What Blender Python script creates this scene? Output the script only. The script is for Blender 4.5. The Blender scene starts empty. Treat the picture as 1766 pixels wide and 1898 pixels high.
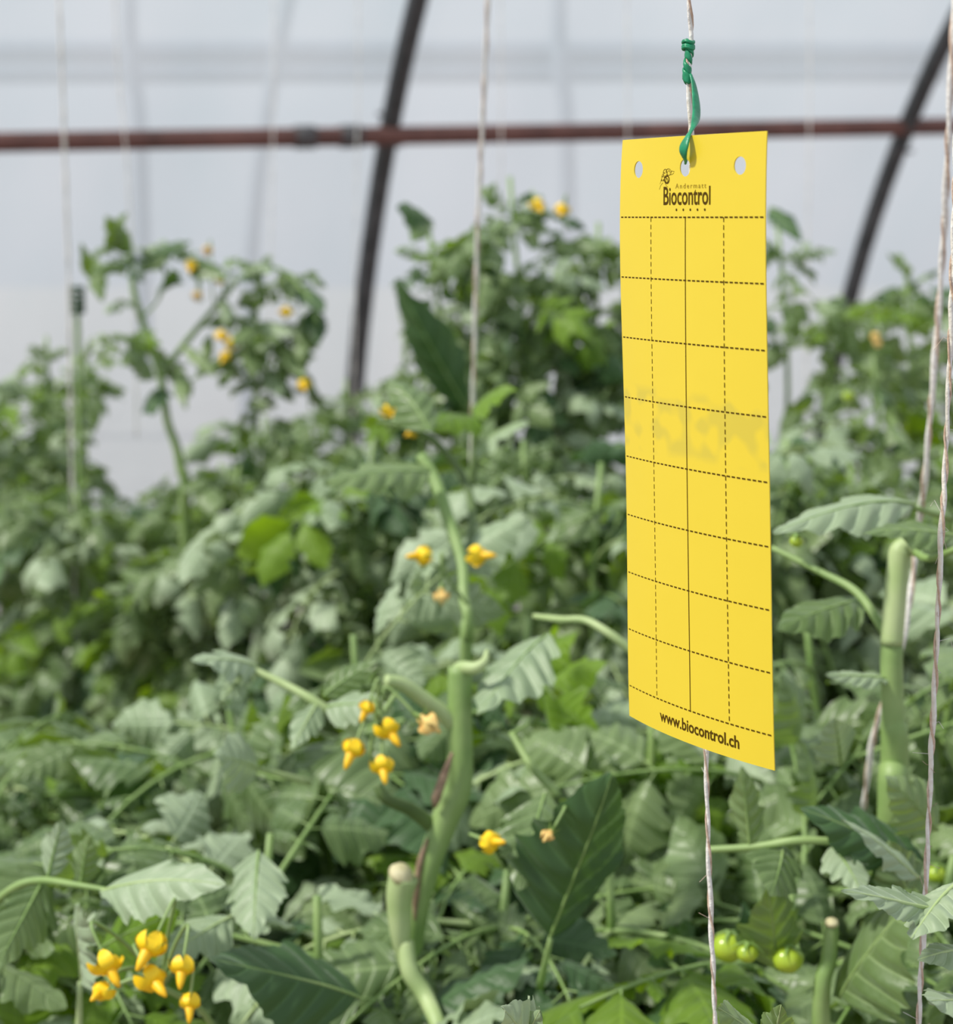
import bpy, math, random
import numpy as np
from mathutils import Vector, Matrix, Euler

SC = bpy.context.scene
COL = SC.collection
random.seed(7)
RNG = np.random.default_rng(11)

# ------------------------------------------------------------------ camera, sky, sun, exposure
W, H = 1766.0, 1898.0
FPX = 3590.0                       # focal length in pixels
EYE = 1.5
PITCH = math.radians(8.8)
cam_d = bpy.data.cameras.new('camera')
cam = bpy.data.objects.new('camera', cam_d); COL.objects.link(cam)
cam_d.sensor_fit = 'VERTICAL'; cam_d.sensor_height = 36.0; cam_d.sensor_width = 36.0
cam_d.lens = FPX / H * 36.0
cam_d.clip_start = 0.05; cam_d.clip_end = 200
cam.location = (0, 0, EYE)
cam.rotation_euler = (math.radians(90) - PITCH, 0, 0)
cam_d.dof.use_dof = True
cam_d.dof.focus_distance = 0.80
cam_d.dof.aperture_fstop = 10.8
SC.camera = cam

world = bpy.data.worlds.new('sky'); SC.world = world
world.use_nodes = True
wn = world.node_tree; wn.nodes.clear()
wo = wn.nodes.new('ShaderNodeOutputWorld'); wb = wn.nodes.new('ShaderNodeBackground')
wb.inputs['Color'].default_value = (0.84, 0.91, 1.0, 1); wb.inputs['Strength'].default_value = 0.74
wn.links.new(wb.outputs[0], wo.inputs[0])

sd = bpy.data.lights.new('sun', 'SUN'); sun = bpy.data.objects.new('sun', sd); COL.objects.link(sun)
sd.energy = 3.8; sd.angle = math.radians(5); sd.color = (1.0, 0.96, 0.88)
SUNDIR = Vector((-0.62, -0.15, 0.77)).normalized()
sun.rotation_euler = SUNDIR.to_track_quat('Z', 'Y').to_euler()
sun.location = (-3, -2, 5)

SC.view_settings.view_transform = 'Standard'
SC.view_settings.look = 'None'
SC.view_settings.gamma = 1.0
SC.view_settings.use_curve_mapping = False
SC.view_settings.exposure = 0.0
SC.cycles.max_bounces = 7
SC.cycles.diffuse_bounces = 3
SC.cycles.glossy_bounces = 2
SC.cycles.transmission_bounces = 4
SC.cycles.transparent_max_bounces = 8
SC.cycles.caustics_reflective = False
SC.cycles.caustics_refractive = False

FWD = Vector((0, math.cos(PITCH), -math.sin(PITCH)))
UPV = Vector((0, math.sin(PITCH), math.cos(PITCH)))
RGT = Vector((1, 0, 0))
CAM = Vector((0, 0, EYE))

def P(px, py, d):
    """photo pixel + distance along the view axis -> world point"""
    return CAM + RGT * ((px - W / 2) / FPX * d) + UPV * (-(py - H / 2) / FPX * d) + FWD * d

_F = np.array(FWD); _U = np.array(UPV); _C = np.array(CAM)
def project(pts):
    q = np.asarray(pts) - _C
    d = q @ _F
    dd = np.where(np.abs(d) < 1e-3, 1e-3, d)
    return W / 2 + q[:, 0] / dd * FPX, H / 2 - (q @ _U) / dd * FPX, d

# ------------------------------------------------------------------ materials
def new_mat(name):
    m = bpy.data.materials.new(name); m.use_nodes = True
    m.node_tree.nodes.clear()
    return m, m.node_tree.nodes, m.node_tree.links

def simple(name, col, rough=0.5, noise=0.0, nscale=20, metallic=0.0, bump=0.0, spec=0.5, col2=None):
    m, N, L = new_mat(name)
    o = N.new('ShaderNodeOutputMaterial'); b = N.new('ShaderNodeBsdfPrincipled')
    b.inputs['Roughness'].default_value = rough; b.inputs['Metallic'].default_value = metallic
    b.inputs['Specular IOR Level'].default_value = spec
    L.new(b.outputs[0], o.inputs[0])
    tc = N.new('ShaderNodeTexCoord'); nz = N.new('ShaderNodeTexNoise')
    nz.inputs['Scale'].default_value = nscale; nz.inputs['Detail'].default_value = 5
    L.new(tc.outputs['Object'], nz.inputs['Vector'])
    r = N.new('ShaderNodeValToRGB')
    c2 = col2 or tuple(c * (1 - noise) for c in col)
    r.color_ramp.elements[0].position = 0.3; r.color_ramp.elements[1].position = 0.7
    r.color_ramp.elements[0].color = (*c2, 1); r.color_ramp.elements[1].color = (*col, 1)
    L.new(nz.outputs['Fac'], r.inputs[0]); L.new(r.outputs[0], b.inputs['Base Color'])
    if bump:
        bp = N.new('ShaderNodeBump'); bp.inputs['Strength'].default_value = bump
        bp.inputs['Distance'].default_value = 0.002
        L.new(nz.outputs['Fac'], bp.inputs['Height']); L.new(bp.outputs[0], b.inputs['Normal'])
    return m

def math_node(N, L, op, a, b=None, c=None):
    n = N.new('ShaderNodeMath'); n.operation = op
    for i, x in enumerate((a, b, c)):
        if x is None: continue
        if isinstance(x, (int, float)): n.inputs[i].default_value = x
        else: L.new(x, n.inputs[i])
    return n.outputs[0]

def leaf_material(name, dark, light, under, transl, tw=0.3, rough=0.42, vein=0.5):
    m, N, L = new_mat(name)
    o = N.new('ShaderNodeOutputMaterial')
    b = N.new('ShaderNodeBsdfPrincipled'); t = N.new('ShaderNodeBsdfTranslucent')
    mx = N.new('ShaderNodeMixShader'); mx.inputs[0].default_value = tw
    L.new(b.outputs[0], mx.inputs[1]); L.new(t.outputs[0], mx.inputs[2]); L.new(mx.outputs[0], o.inputs[0])
    oi = N.new('ShaderNodeObjectInfo'); tc = N.new('ShaderNodeTexCoord')
    nz = N.new('ShaderNodeTexNoise'); nz.inputs['Scale'].default_value = 16; nz.inputs['Detail'].default_value = 3
    L.new(tc.outputs['Object'], nz.inputs['Vector'])
    f = math_node(N, L, 'MULTIPLY_ADD', nz.outputs['Fac'], 1.1, -0.35)
    f = math_node(N, L, 'MULTIPLY_ADD', oi.outputs['Random'], 0.7, f)
    mc = N.new('ShaderNodeMix'); mc.data_type = 'RGBA'; mc.clamp_factor = True
    mc.inputs[6].default_value = (*dark, 1); mc.inputs[7].default_value = (*light, 1)
    L.new(f, mc.inputs[0])
    # veins from UV: x along the leaflet, y across (0.5 = midrib)
    uv = N.new('ShaderNodeUVMap'); uv.uv_map = 'UVMap'
    sp = N.new('ShaderNodeSeparateXYZ'); L.new(uv.outputs[0], sp.inputs[0])
    av = math_node(N, L, 'ABSOLUTE', math_node(N, L, 'MULTIPLY_ADD', sp.outputs[1], 2.0, -1.0))
    lat = math_node(N, L, 'FRACT', math_node(N, L, 'MULTIPLY_ADD', av, -0.8, math_node(N, L, 'MULTIPLY', sp.outputs[0], 6.0)))
    lat = math_node(N, L, 'ABSOLUTE', math_node(N, L, 'SUBTRACT', lat, 0.5))
    latv = math_node(N, L, 'SMOOTH_MIN', math_node(N, L, 'MULTIPLY', lat, 9.0), 1.0, 0.3)
    mid = math_node(N, L, 'MINIMUM', math_node(N, L, 'MULTIPLY', av, 12.0), 1.0)
    veins = math_node(N, L, 'MULTIPLY', latv, mid)
    vc = N.new('ShaderNodeMix'); vc.data_type = 'RGBA'
    vc.inputs[6].default_value = tuple(min(1, c * 1.5 + 0.02) for c in light) + (1,)
    L.new(mc.outputs[2], vc.inputs[7])
    L.new(math_node(N, L, 'MULTIPLY_ADD', veins, 0.55, 0.45), vc.inputs[0])
    geo = N.new('ShaderNodeNewGeometry')
    bk = N.new('ShaderNodeMix'); bk.data_type = 'RGBA'
    L.new(geo.outputs['Backfacing'], bk.inputs[0]); L.new(vc.outputs[2], bk.inputs[6])
    bk.inputs[7].default_value = (*under, 1)
    L.new(bk.outputs[2], b.inputs['Base Color'])
    t.inputs['Color'].default_value = (*transl, 1)
    b.inputs['Roughness'].default_value = rough
    b.inputs['Specular IOR Level'].default_value = 0.55
    b.inputs['Sheen Weight'].default_value = 0.25; b.inputs['Sheen Roughness'].default_value = 0.5
    b.inputs['Sheen Tint'].default_value = (0.85, 1.0, 0.85, 1)
    bp = N.new('ShaderNodeBump'); bp.inputs['Strength'].default_value = vein; bp.inputs['Distance'].default_value = 0.0012
    L.new(veins, bp.inputs['Height']); L.new(bp.outputs[0], b.inputs['Normal'])
    return m

M = {}
M['leaf'] = leaf_material('tomato_leaf', (0.060, 0.120, 0.028), (0.235, 0.325, 0.135), (0.24, 0.34, 0.15), (0.26, 0.42, 0.01), 0.27, rough=0.38)
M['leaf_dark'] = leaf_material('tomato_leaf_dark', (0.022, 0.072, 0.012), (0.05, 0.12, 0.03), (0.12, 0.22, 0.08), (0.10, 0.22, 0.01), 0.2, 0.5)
M['leaf_pale'] = leaf_material('tomato_leaf_pale', (0.25, 0.345, 0.18), (0.38, 0.475, 0.305), (0.36, 0.46, 0.29), (0.30, 0.42, 0.12), 0.2, 0.5)
M['leaf_lime'] = leaf_material('tomato_leaf_lime', (0.12, 0.24, 0.01), (0.20, 0.34, 0.02), (0.22, 0.36, 0.03), (0.34, 0.55, 0.01), 0.45, 0.5)
M['stem'] = simple('tomato_stem', (0.30, 0.42, 0.15), 0.5, nscale=30, bump=0.3, col2=(0.17, 0.29, 0.07))
M['stem_pale'] = simple('pale_tomato_stem', (0.46, 0.56, 0.27), 0.5, nscale=40, bump=0.2, col2=(0.33, 0.45, 0.17))
M['stem_dark'] = simple('dark_tomato_stem', (0.12, 0.19, 0.05), 0.55, nscale=30, bump=0.3, col2=(0.07, 0.12, 0.03))
M['bark'] = simple('bark_scar', (0.42, 0.30, 0.20), 0.8, nscale=120, bump=0.6, col2=(0.22, 0.14, 0.09))
M['cut'] = simple('cut_face', (0.72, 0.66, 0.42), 0.7, nscale=150, bump=0.3, col2=(0.55, 0.50, 0.26))
M['petal'] = simple('petal_yellow', (0.97, 0.70, 0.010), 0.5, nscale=200, col2=(0.96, 0.60, 0.005))
M['petal_pale'] = simple('petal_pale_yellow', (0.88, 0.66, 0.22), 0.5, nscale=200, col2=(0.85, 0.52, 0.16))
M['anther'] = simple('anther_orange', (0.96, 0.58, 0.008), 0.5, nscale=200, col2=(0.94, 0.52, 0.008))
M['calyx'] = simple('calyx_green', (0.22, 0.36, 0.08), 0.5, noise=0.3, nscale=200)
M['fruit'] = simple('unripe_fruit', (0.42, 0.55, 0.04), 0.25, nscale=60, col2=(0.30, 0.45, 0.03))
M['soil'] = simple('reddish_soil', (0.34, 0.215, 0.18), 0.95, nscale=14, bump=1.0, col2=(0.14, 0.085, 0.065))
M['gravel'] = simple('outside_ground', (0.55, 0.54, 0.52), 0.95, nscale=5, noise=0.2)
M['steel'] = simple('weathered_hoop_steel', (0.12, 0.13, 0.135), 0.5, nscale=18, metallic=0.2, col2=(0.055, 0.064, 0.066))
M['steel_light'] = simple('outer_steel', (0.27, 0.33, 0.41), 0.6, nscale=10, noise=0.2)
M['rust'] = simple('rusty_pipe', (0.23, 0.10, 0.08), 0.6, nscale=9, bump=0.4, col2=(0.12, 0.055, 0.045))
M['clamp'] = simple('grey_clamp', (0.12, 0.11, 0.11), 0.5, noise=0.2, nscale=60)
M['twine'] = simple('white_twine', (0.88, 0.86, 0.82), 0.75, nscale=300, bump=0.6, col2=(0.72, 0.68, 0.62))
M['twine_tan'] = simple('tan_twine', (0.68, 0.54, 0.44), 0.8, nscale=300, bump=0.6, col2=(0.50, 0.34, 0.24))
M['tie'] = simple('green_tie', (0.012, 0.30, 0.13), 0.35, nscale=250, bump=0.2, col2=(0.008, 0.20, 0.085))
M['clip'] = simple('dark_green_clip', (0.03, 0.09, 0.03), 0.5, noise=0.2, nscale=60)
M['print'] = simple('brown_print', (0.085, 0.045, 0.002), 0.6, spec=0.1, noise=0.1, nscale=80)
M['print_light'] = simple('light_brown_print', (0.36, 0.24, 0.02), 0.6, spec=0.1, noise=0.1, nscale=80)

def card_material():
    m, N, L = new_mat('yellow_card')
    o = N.new('ShaderNodeOutputMaterial'); b = N.new('ShaderNodeBsdfPrincipled'); t = N.new('ShaderNodeBsdfTranslucent')
    mx = N.new('ShaderNodeMixShader'); mx.inputs[0].default_value = 0.12
    L.new(b.outputs[0], mx.inputs[1]); L.new(t.outputs[0], mx.inputs[2]); L.new(mx.outputs[0], o.inputs[0])
    uv = N.new('ShaderNodeUVMap'); uv.uv_map = 'UVMap'
    sp = N.new('ShaderNodeSeparateXYZ'); L.new(uv.outputs[0], sp.inputs[0])
    # reverse-side print that shows faintly through, between 105 and 128 mm from the top
    y = sp.outputs[1]
    d = math_node(N, L, 'ABSOLUTE', math_node(N, L, 'SUBTRACT', y, 0.1155))
    band = math_node(N, L, 'MULTIPLY', math_node(N, L, 'SUBTRACT', 0.0145, d), 260.0)
    band = math_node(N, L, 'MINIMUM', math_node(N, L, 'MAXIMUM', band, 0.0), 1.0)
    nz = N.new('ShaderNodeTexNoise'); nz.inputs['Scale'].default_value = 85; nz.inputs['Detail'].default_value = 0.5
    L.new(uv.outputs[0], nz.inputs['Vector'])
    r = N.new('ShaderNodeValToRGB'); r.color_ramp.elements[0].position = 0.47; r.color_ramp.elements[1].position = 0.58
    L.new(nz.outputs['Fac'], r.inputs[0])
    fac = math_node(N, L, 'MULTIPLY', math_node(N, L, 'MULTIPLY', r.outputs[0], band), 0.30)
    mc = N.new('ShaderNodeMix'); mc.data_type = 'RGBA'
    mc.inputs[6].default_value = (0.865, 0.672, 0.042, 1); mc.inputs[7].default_value = (0.42, 0.40, 0.09, 1)
    L.new(fac, mc.inputs[0]); L.new(mc.outputs[2], b.inputs['Base Color'])
    t.inputs['Color'].default_value = (0.9, 0.62, 0.02, 1)
    b.inputs['Roughness'].default_value = 0.38
    n2 = N.new('ShaderNodeTexNoise'); n2.inputs['Scale'].default_value = 30
    L.new(uv.outputs[0], n2.inputs['Vector'])
    bp = N.new('ShaderNodeBump'); bp.inputs['Strength'].default_value = 0.12; bp.inputs['Distance'].default_value = 0.002
    L.new(n2.outputs['Fac'], bp.inputs['Height']); L.new(bp.outputs[0], b.inputs['Normal'])
    return m
M['card'] = card_material()

def film_material():
    m, N, L = new_mat('greenhouse_film')
    o = N.new('ShaderNodeOutputMaterial')
    d = N.new('ShaderNodeBsdfDiffuse'); t = N.new('ShaderNodeBsdfTranslucent'); tr = N.new('ShaderNodeBsdfTransparent')
    d.inputs['Color'].default_value = (0.85, 0.86, 0.86, 1)
    tc = N.new('ShaderNodeTexCoord'); nz = N.new('ShaderNodeTexNoise')
    mp = N.new('ShaderNodeMapping'); mp.inputs['Scale'].default_value = (1.2, 1.2, 0.35)
    L.new(tc.outputs['Object'], mp.inputs[0]); L.new(mp.outputs[0], nz.inputs['Vector'])
    nz.inputs['Scale'].default_value = 1.6; nz.inputs['Detail'].default_value = 3
    r = N.new('ShaderNodeValToRGB')
    r.color_ramp.elements[0].position = 0.35; r.color_ramp.elements[1].position = 0.65
    r.color_ramp.elements[0].color = (0.67, 0.74, 0.78, 1); r.color_ramp.elements[1].color = (0.78, 0.81, 0.85, 1)
    L.new(nz.outputs['Fac'], r.inputs[0]); L.new(r.outputs[0], t.inputs['Color'])
    tr.inputs['Color'].default_value = (0.93, 0.95, 0.97, 1)
    m1 = N.new('ShaderNodeMixShader'); m1.inputs[0].default_value = 0.6
    L.new(d.outputs[0], m1.inputs[1]); L.new(t.outputs[0], m1.inputs[2])
    m2 = N.new('ShaderNodeMixShader'); m2.inputs[0].default_value = 0.30
    L.new(m1.outputs[0], m2.inputs[1]); L.new(tr.outputs[0], m2.inputs[2]); L.new(m2.outputs[0], o.inputs[0])
    return m
M['film'] = film_material()

# ------------------------------------------------------------------ mesh helpers
class MB:
    """collects verts/faces (with uv and material index) into one mesh"""
    def __init__(s): s.v = []; s.f = []; s.uv = []; s.mi = []; s.n = 0
    def add(s, v, f, uv=None, mi=0):
        v = np.asarray(v, float)
        if uv is None: uv = np.zeros((len(v), 2))
        s.v.append(v); s.uv.append(np.asarray(uv, float))
        s.f += [tuple(i + s.n for i in q) for q in f]; s.mi += [mi] * len(f); s.n += len(v)
    def mesh(s, name, mats, smooth=True, origin=None):
        V = np.concatenate(s.v)
        if origin is not None: V = V - np.array(origin)
        U = np.concatenate(s.uv)
        me = bpy.data.meshes.new(name)
        me.from_pydata(V.tolist(), [], s.f)
        for m_ in mats: me.materials.append(M[m_])
        me.polygons.foreach_set('material_index', s.mi)
        me.polygons.foreach_set('use_smooth', [smooth] * len(s.f))
        uvl = me.uv_layers.new(name='UVMap')
        idx = np.zeros(len(me.loops), dtype=np.int32); me.loops.foreach_get('vertex_index', idx)
        uvl.data.foreach_set('uv', U[idx].ravel())
        me.update()
        return me

def tube(mb, pts, rad, seg=8, mi=0, cap=True, ell=None):
    pts = [np.array(p, float) for p in pts]
    n = len(pts)
    if not hasattr(rad, '__len__'): rad = [rad] * n
    tang = [pts[min(i + 1, n - 1)] - pts[max(i - 1, 0)] for i in range(n)]
    tang = [t / (np.linalg.norm(t) + 1e-12) for t in tang]
    a = np.array([0, 0, 1.0]) if abs(tang[0][2]) < 0.9 else np.array([0, 1.0, 0])
    nrm = np.cross(tang[0], a); nrm /= np.linalg.norm(nrm)
    V = []; UV = []
    ang = np.arange(seg) / seg * 2 * math.pi
    for i in range(n):
        nrm = nrm - tang[i] * nrm.dot(tang[i]); nrm /= np.linalg.norm(nrm)
        bi = np.cross(tang[i], nrm)
        for k, t in enumerate(ang):
            V.append(pts[i] + rad[i] * (math.cos(t) * nrm + math.sin(t) * bi)); UV.append((i / n, k / seg))
    F = []
    for i in range(n - 1):
        for k in range(seg):
            k2 = (k + 1) % seg
            F.append((i * seg + k, i * seg + k2, (i + 1) * seg + k2, (i + 1) * seg + k))
    if cap:
        F.append(tuple(range(seg - 1, -1, -1))); F.append(tuple((n - 1) * seg + k for k in range(seg)))
    mb.add(V, F, UV, mi)

def smooth_path(pts, k=6):
    """Catmull-Rom through the given points"""
    p = [np.array(q, float) for q in pts]
    if len(p) < 3: return [p[0] + (p[1] - p[0]) * t for t in np.linspace(0, 1, k)]
    q = [2 * p[0] - p[1]] + p + [2 * p[-1] - p[-2]]
    out = []
    for i in range(1, len(q) - 2):
        for t in np.arange(k) / k:
            out.append(0.5 * (2 * q[i] + (q[i + 1] - q[i - 1]) * t + (2 * q[i - 1] - 5 * q[i] + 4 * q[i + 1] - q[i + 2]) * t * t
                       + (3 * q[i] - q[i - 1] - 3 * q[i + 1] + q[i + 2]) * t ** 3))
    out.append(p[-1])
    return out

def lerp_list(vals, n):
    return list(np.interp(np.linspace(0, 1, n), np.linspace(0, 1, len(vals)), vals))

def thing(name, label, cat, loc=(0, 0, 0), group=None):
    o = bpy.data.objects.new(name, None); COL.objects.link(o); o.location = loc
    o.empty_display_size = 0.05
    o['label'] = label; o['category'] = cat
    if group: o['group'] = group
    return o

def part(name, me, parent=None, mat=None, label=None):
    o = bpy.data.objects.new(name, me); COL.objects.link(o)
    if parent: o.parent = parent
    if mat is not None: o.matrix_basis = mat
    if label: o['label'] = label
    return o

def single(name, me, label, cat, group=None, loc=(0, 0, 0)):
    o = part(name, me); o.location = loc; o['label'] = label; o['category'] = cat
    if group: o['group'] = group
    return o

def structure(name, me):
    o = part(name, me); o['kind'] = 'structure'; return o

# ------------------------------------------------------------------ the tunnel: film wall, soil, hoops, pipe
TH = math.radians(19)
TD = Vector((math.cos(TH), math.sin(TH), 0))           # along the wall, to the right and away
ND = Vector((math.sin(TH), -math.cos(TH), 0))          # into the tunnel
RAD = 3.0
h1 = P(677, 500, 6.0)
s_at = lambda h: RAD - math.sqrt(max(RAD * RAD - h * h, 0))
BASE1 = Vector((h1.x, h1.y, 0)) - ND * s_at(h1.z)
def wallpt(t, h, inset=0.0):
    # profile angle for height h; inset moves towards the tunnel's centre
    a = math.asin(min(h / RAD, 1)); r = RAD - inset
    s = RAD - r * math.cos(a)
    return BASE1 + TD * t + ND * s + Vector((0, 0, r * math.sin(a)))

mb = MB(); V = []; F = []
ts = np.linspace(-4.2, 7.0, 113); hs = np.sin(np.linspace(0, math.radians(62), 30)) * RAD
for t in ts:
    for h in hs:
        w = 0.012 * math.sin(t * 5.1 + h * 2) + 0.008 * math.sin(t * 11 - h * 3)
        V.append(wallpt(t, h, -0.045 + w * 0.5))
for i in range(len(ts) - 1):
    for j in range(len(hs) - 1):
        a = i * len(hs) + j; F.append((a, a + len(hs), a + len(hs) + 1, a + 1))
mb.add(V, F)
structure('wall_back', mb.mesh('wall_back', ['film']))

def plane_mesh(name, x0, x1, y0, y1, z, mat, n=60, amp=0.0):
    mb = MB(); V = []; F = []
    for i in range(n + 1):
        for j in range(n + 1):
            x = x0 + (x1 - x0) * i / n; y = y0 + (y1 - y0) * j / n
            V.append((x, y, z + amp * (math.sin(x * 7 + y * 3) + math.sin(y * 9 - x * 4) + 0.6 * math.sin(x * 23) * math.sin(y * 19)) - amp * 2))
    for i in range(n):
        for j in range(n):
            a = i * (n + 1) + j; F.append((a, a + n + 1, a + n + 2, a + 1))
    mb.add(V, F); return mb.mesh(name, [mat])
structure('floor', plane_mesh('floor', -6, 7, -1.5, 9.5, 0, 'soil', 90, 0.012))
structure('ground_outside', plane_mesh('ground_outside', -20, 24, 9.5, 40, -0.03, 'gravel', 10))

def arch_path(t, inset, h0=0.0, amax=62):
    return [wallpt(t, RAD * math.sin(a), inset) for a in np.linspace(math.asin(h0 / RAD), math.radians(amax), 26)]

for t, lab in ((0.0, 'dark steel tunnel hoop rising behind the plants left of the yellow trap'),
               (1.72, 'dark steel tunnel hoop curving up at the right behind the tomato plants')):
    root = thing('greenhouse_hoop', lab, 'greenhouse hoop', wallpt(t, 0, 0.02), 'steel hoops of the plastic tunnel')
    mb = MB(); tube(mb, arch_path(t, 0.02), 0.030, 14)
    part('hoop_tube', mb.mesh('hoop_tube', ['steel'], origin=root.location), root)
    mb = MB()                              # clamp plate holding the pipe
    hp = 1.75
    c = wallpt(t, hp, 0.02)
    for dz in (-0.045, 0.045):
        ring = [c + Vector((0, 0, dz)) + (TD * math.cos(a) + ND * math.sin(a)) * 0.033 for a in np.linspace(0, 2 * math.pi, 17)]
        tube(mb, ring, 0.006, 6, cap=False)
    part('clamp', mb.mesh('clamp', ['clamp'], origin=root.location), root)

# rusty horizontal pipe, a little out of level as in the photo
pa = wallpt(-3.2, 1.69, 0.075); pb = wallpt(6.5, 1.97, 0.075)
def pipe_at(px, py):
    """point of the pipe's vertical plane (1.7 m up on the arch) seen at that pixel"""
    o = P(px, py, 1.0) - CAM
    # plane with normal ND through wallpt(0,1.72,0.075)
    q = wallpt(0, 1.72, 0.075)
    k = (q - CAM).dot(ND) / o.dot(ND)
    return CAM + o * k
p0 = pipe_at(0, 264); p1 = pipe_at(1766, 234)
dv = (p1 - p0)
pts = [p0 + dv * t for t in np.linspace(-0.35, 1.35, 18)]
root = thing('support_pipe', 'long rusty red-brown pipe running level across the film wall', 'pipe', pts[0])
mb = MB(); tube(mb, pts, 0.028, 14)
part('pipe_tube', mb.mesh('pipe_tube', ['rust'], origin=root.location), root)
for k in (0.285, 0.33):
    mb = MB(); c = p0 + dv * k; d_ = dv.normalized()
    tube(mb, [c - d_ * 0.03, c + d_ * 0.03], 0.034, 14)
    part('pipe_coupling', mb.mesh('pipe_coupling', ['clamp'], origin=root.location), root)

# what shows faintly through the film: frame members of the neighbouring tunnel
def outside_poly(label, pix, d, r, name='outer_frame_bar', cat='frame bar', mat='steel_light'):
    pp = smooth_path([P(x, y, dd) for (x, y, dd) in [(a, b, d + e) for a, b, e in pix]], 5)
    mb = MB(); tube(mb, pp, r, 10)
    o = pp[0]
    single(name, mb.mesh(name, [mat], origin=o), label, cat, 'frame of the neighbouring tunnel behind the film', loc=o)
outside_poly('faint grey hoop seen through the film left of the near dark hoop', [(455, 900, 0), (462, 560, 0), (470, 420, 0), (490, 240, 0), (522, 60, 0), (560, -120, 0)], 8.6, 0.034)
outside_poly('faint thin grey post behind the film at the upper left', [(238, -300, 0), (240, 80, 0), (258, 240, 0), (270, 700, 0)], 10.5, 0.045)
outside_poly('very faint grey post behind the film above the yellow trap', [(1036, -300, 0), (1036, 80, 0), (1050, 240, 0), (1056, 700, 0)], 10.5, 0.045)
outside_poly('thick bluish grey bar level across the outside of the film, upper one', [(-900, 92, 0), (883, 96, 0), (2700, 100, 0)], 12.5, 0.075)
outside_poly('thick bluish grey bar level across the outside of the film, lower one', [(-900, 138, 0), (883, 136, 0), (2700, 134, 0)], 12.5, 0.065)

# ------------------------------------------------------------------ twines
def twine(label, path, r, twist=0.035, amp=None, fuzz=0, pale=False, tan=0.5, loc=None, reach_ground=True):
    """two strands wound about each other along the path; path runs top -> bottom"""
    pts = smooth_path(path, 14)
    pts = [np.array(p) for p in pts]
    # resample evenly
    seg = np.cumsum([0] + [np.linalg.norm(pts[i + 1] - pts[i]) for i in range(len(pts) - 1)])
    n = int(seg[-1] / (twist / 9)) + 2
    s = np.linspace(0, seg[-1], n)
    A = np.array(pts); R = np.stack([np.interp(s, seg, A[:, k]) for k in range(3)], 1)
    amp = amp or r * 0.62
    mb = MB(); rs = np.random.default_rng(int(abs(R[0, 0]) * 9999) % 9999)
    ph = np.cumsum(rs.normal(1, 0.35, n)) * (s[1] - s[0]) / twist * 2 * math.pi
    for k in range(2):
        off = np.stack([np.cos(ph + k * math.pi), np.sin(ph + k * math.pi), 0 * ph], 1) * amp * (0.45 if k == 0 else 1.0)
        rr = r * (0.80 if k == 0 else 0.42) * (1 + 0.15 * np.sin(s * 70 + k))
        tube(mb, R + off, list(rr), 7, mi=k)
    for _ in range(fuzz):
        i = rs.integers(0, n - 1); d = rs.normal(0, 1, 3); d /= np.linalg.norm(d)
        L_ = rs.uniform(0.003, 0.010); e = rs.normal(0, 1, 3) * 0.002
        tube(mb, [R[i], R[i] + d * L_ * 0.5 + e, R[i] + d * L_], 0.00012, 3, mi=int(rs.integers(0, 2)), cap=False)
    o = Vector(R[-1])
    single('support_twine', mb.mesh('support_twine', ['twine', 'twine' if pale else 'twine_tan'], origin=o), label, 'string', 'twines that hold up the tomato plants', loc=o)
    return R

def up_to(px, py, d, z):
    p = P(px, py, d); return Vector((p.x, p.y, z))
# B: carries the trap
twine('white twisted twine that passes behind the yellow sticky trap',
      [P(1262, -330, 0.78), P(1275, -30, 0.785), P(1281, 60, 0.79), P(1276, 120, 0.79), P(1280, 240, 0.795), P(1290, 700, 0.835), P(1308, 1390, 0.86), P(1315, 1640, 0.87), P(1325, 1890, 0.88), P(1333, 2200, 0.90), P(1345, 3400, 0.95)],
      0.00125, 0.033, fuzz=30)
# C: right edge, loosely wound
twine('loosely wound pale twine with fibres nearest the right edge of the view',
      [P(1800, -300, 0.80), P(1778, 100, 0.81), P(1768, 400, 0.82), P(1762, 620, 0.83), P(1750, 900, 0.84), P(1744, 1000, 0.84), P(1736, 1190, 0.85), P(1726, 1400, 0.86), P(1716, 1640, 0.87), P(1703, 1890, 0.88), P(1695, 2200, 0.90), P(1670, 3500, 0.98)],
      0.0013, 0.034, amp=0.0010, fuzz=110)
twine('tan twine slanting down to the bent cut stem at the right',
      [P(1782, -300, 1.05), P(1760, 200, 1.08), P(1745, 500, 1.12), P(1718, 840, 1.16), P(1700, 1000, 1.2), P(1672, 1190, 1.2), P(1620, 1360, 1.22), P(1600, 1500, 1.25)],
      0.0021, 0.05)
twine('pale twine hanging left of the trap down into the middle plant',
      [P(915, -300, 1.55), P(903, 20, 1.58), P(893, 250, 1.62), P(884, 450, 1.65), P(879, 640, 1.68), P(876, 745, 1.70), P(872, 900, 1.72)],
      0.0021, 0.06)
twine('blurred whitish twine hanging near the left edge of the view',
      [P(96, -300, 2.7), P(112, 60, 2.75), P(120, 300, 2.8), P(128, 540, 2.85), P(132, 800, 2.9), P(140, 1200, 3.0)], 0.0026, 0.10, pale=True)
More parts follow.
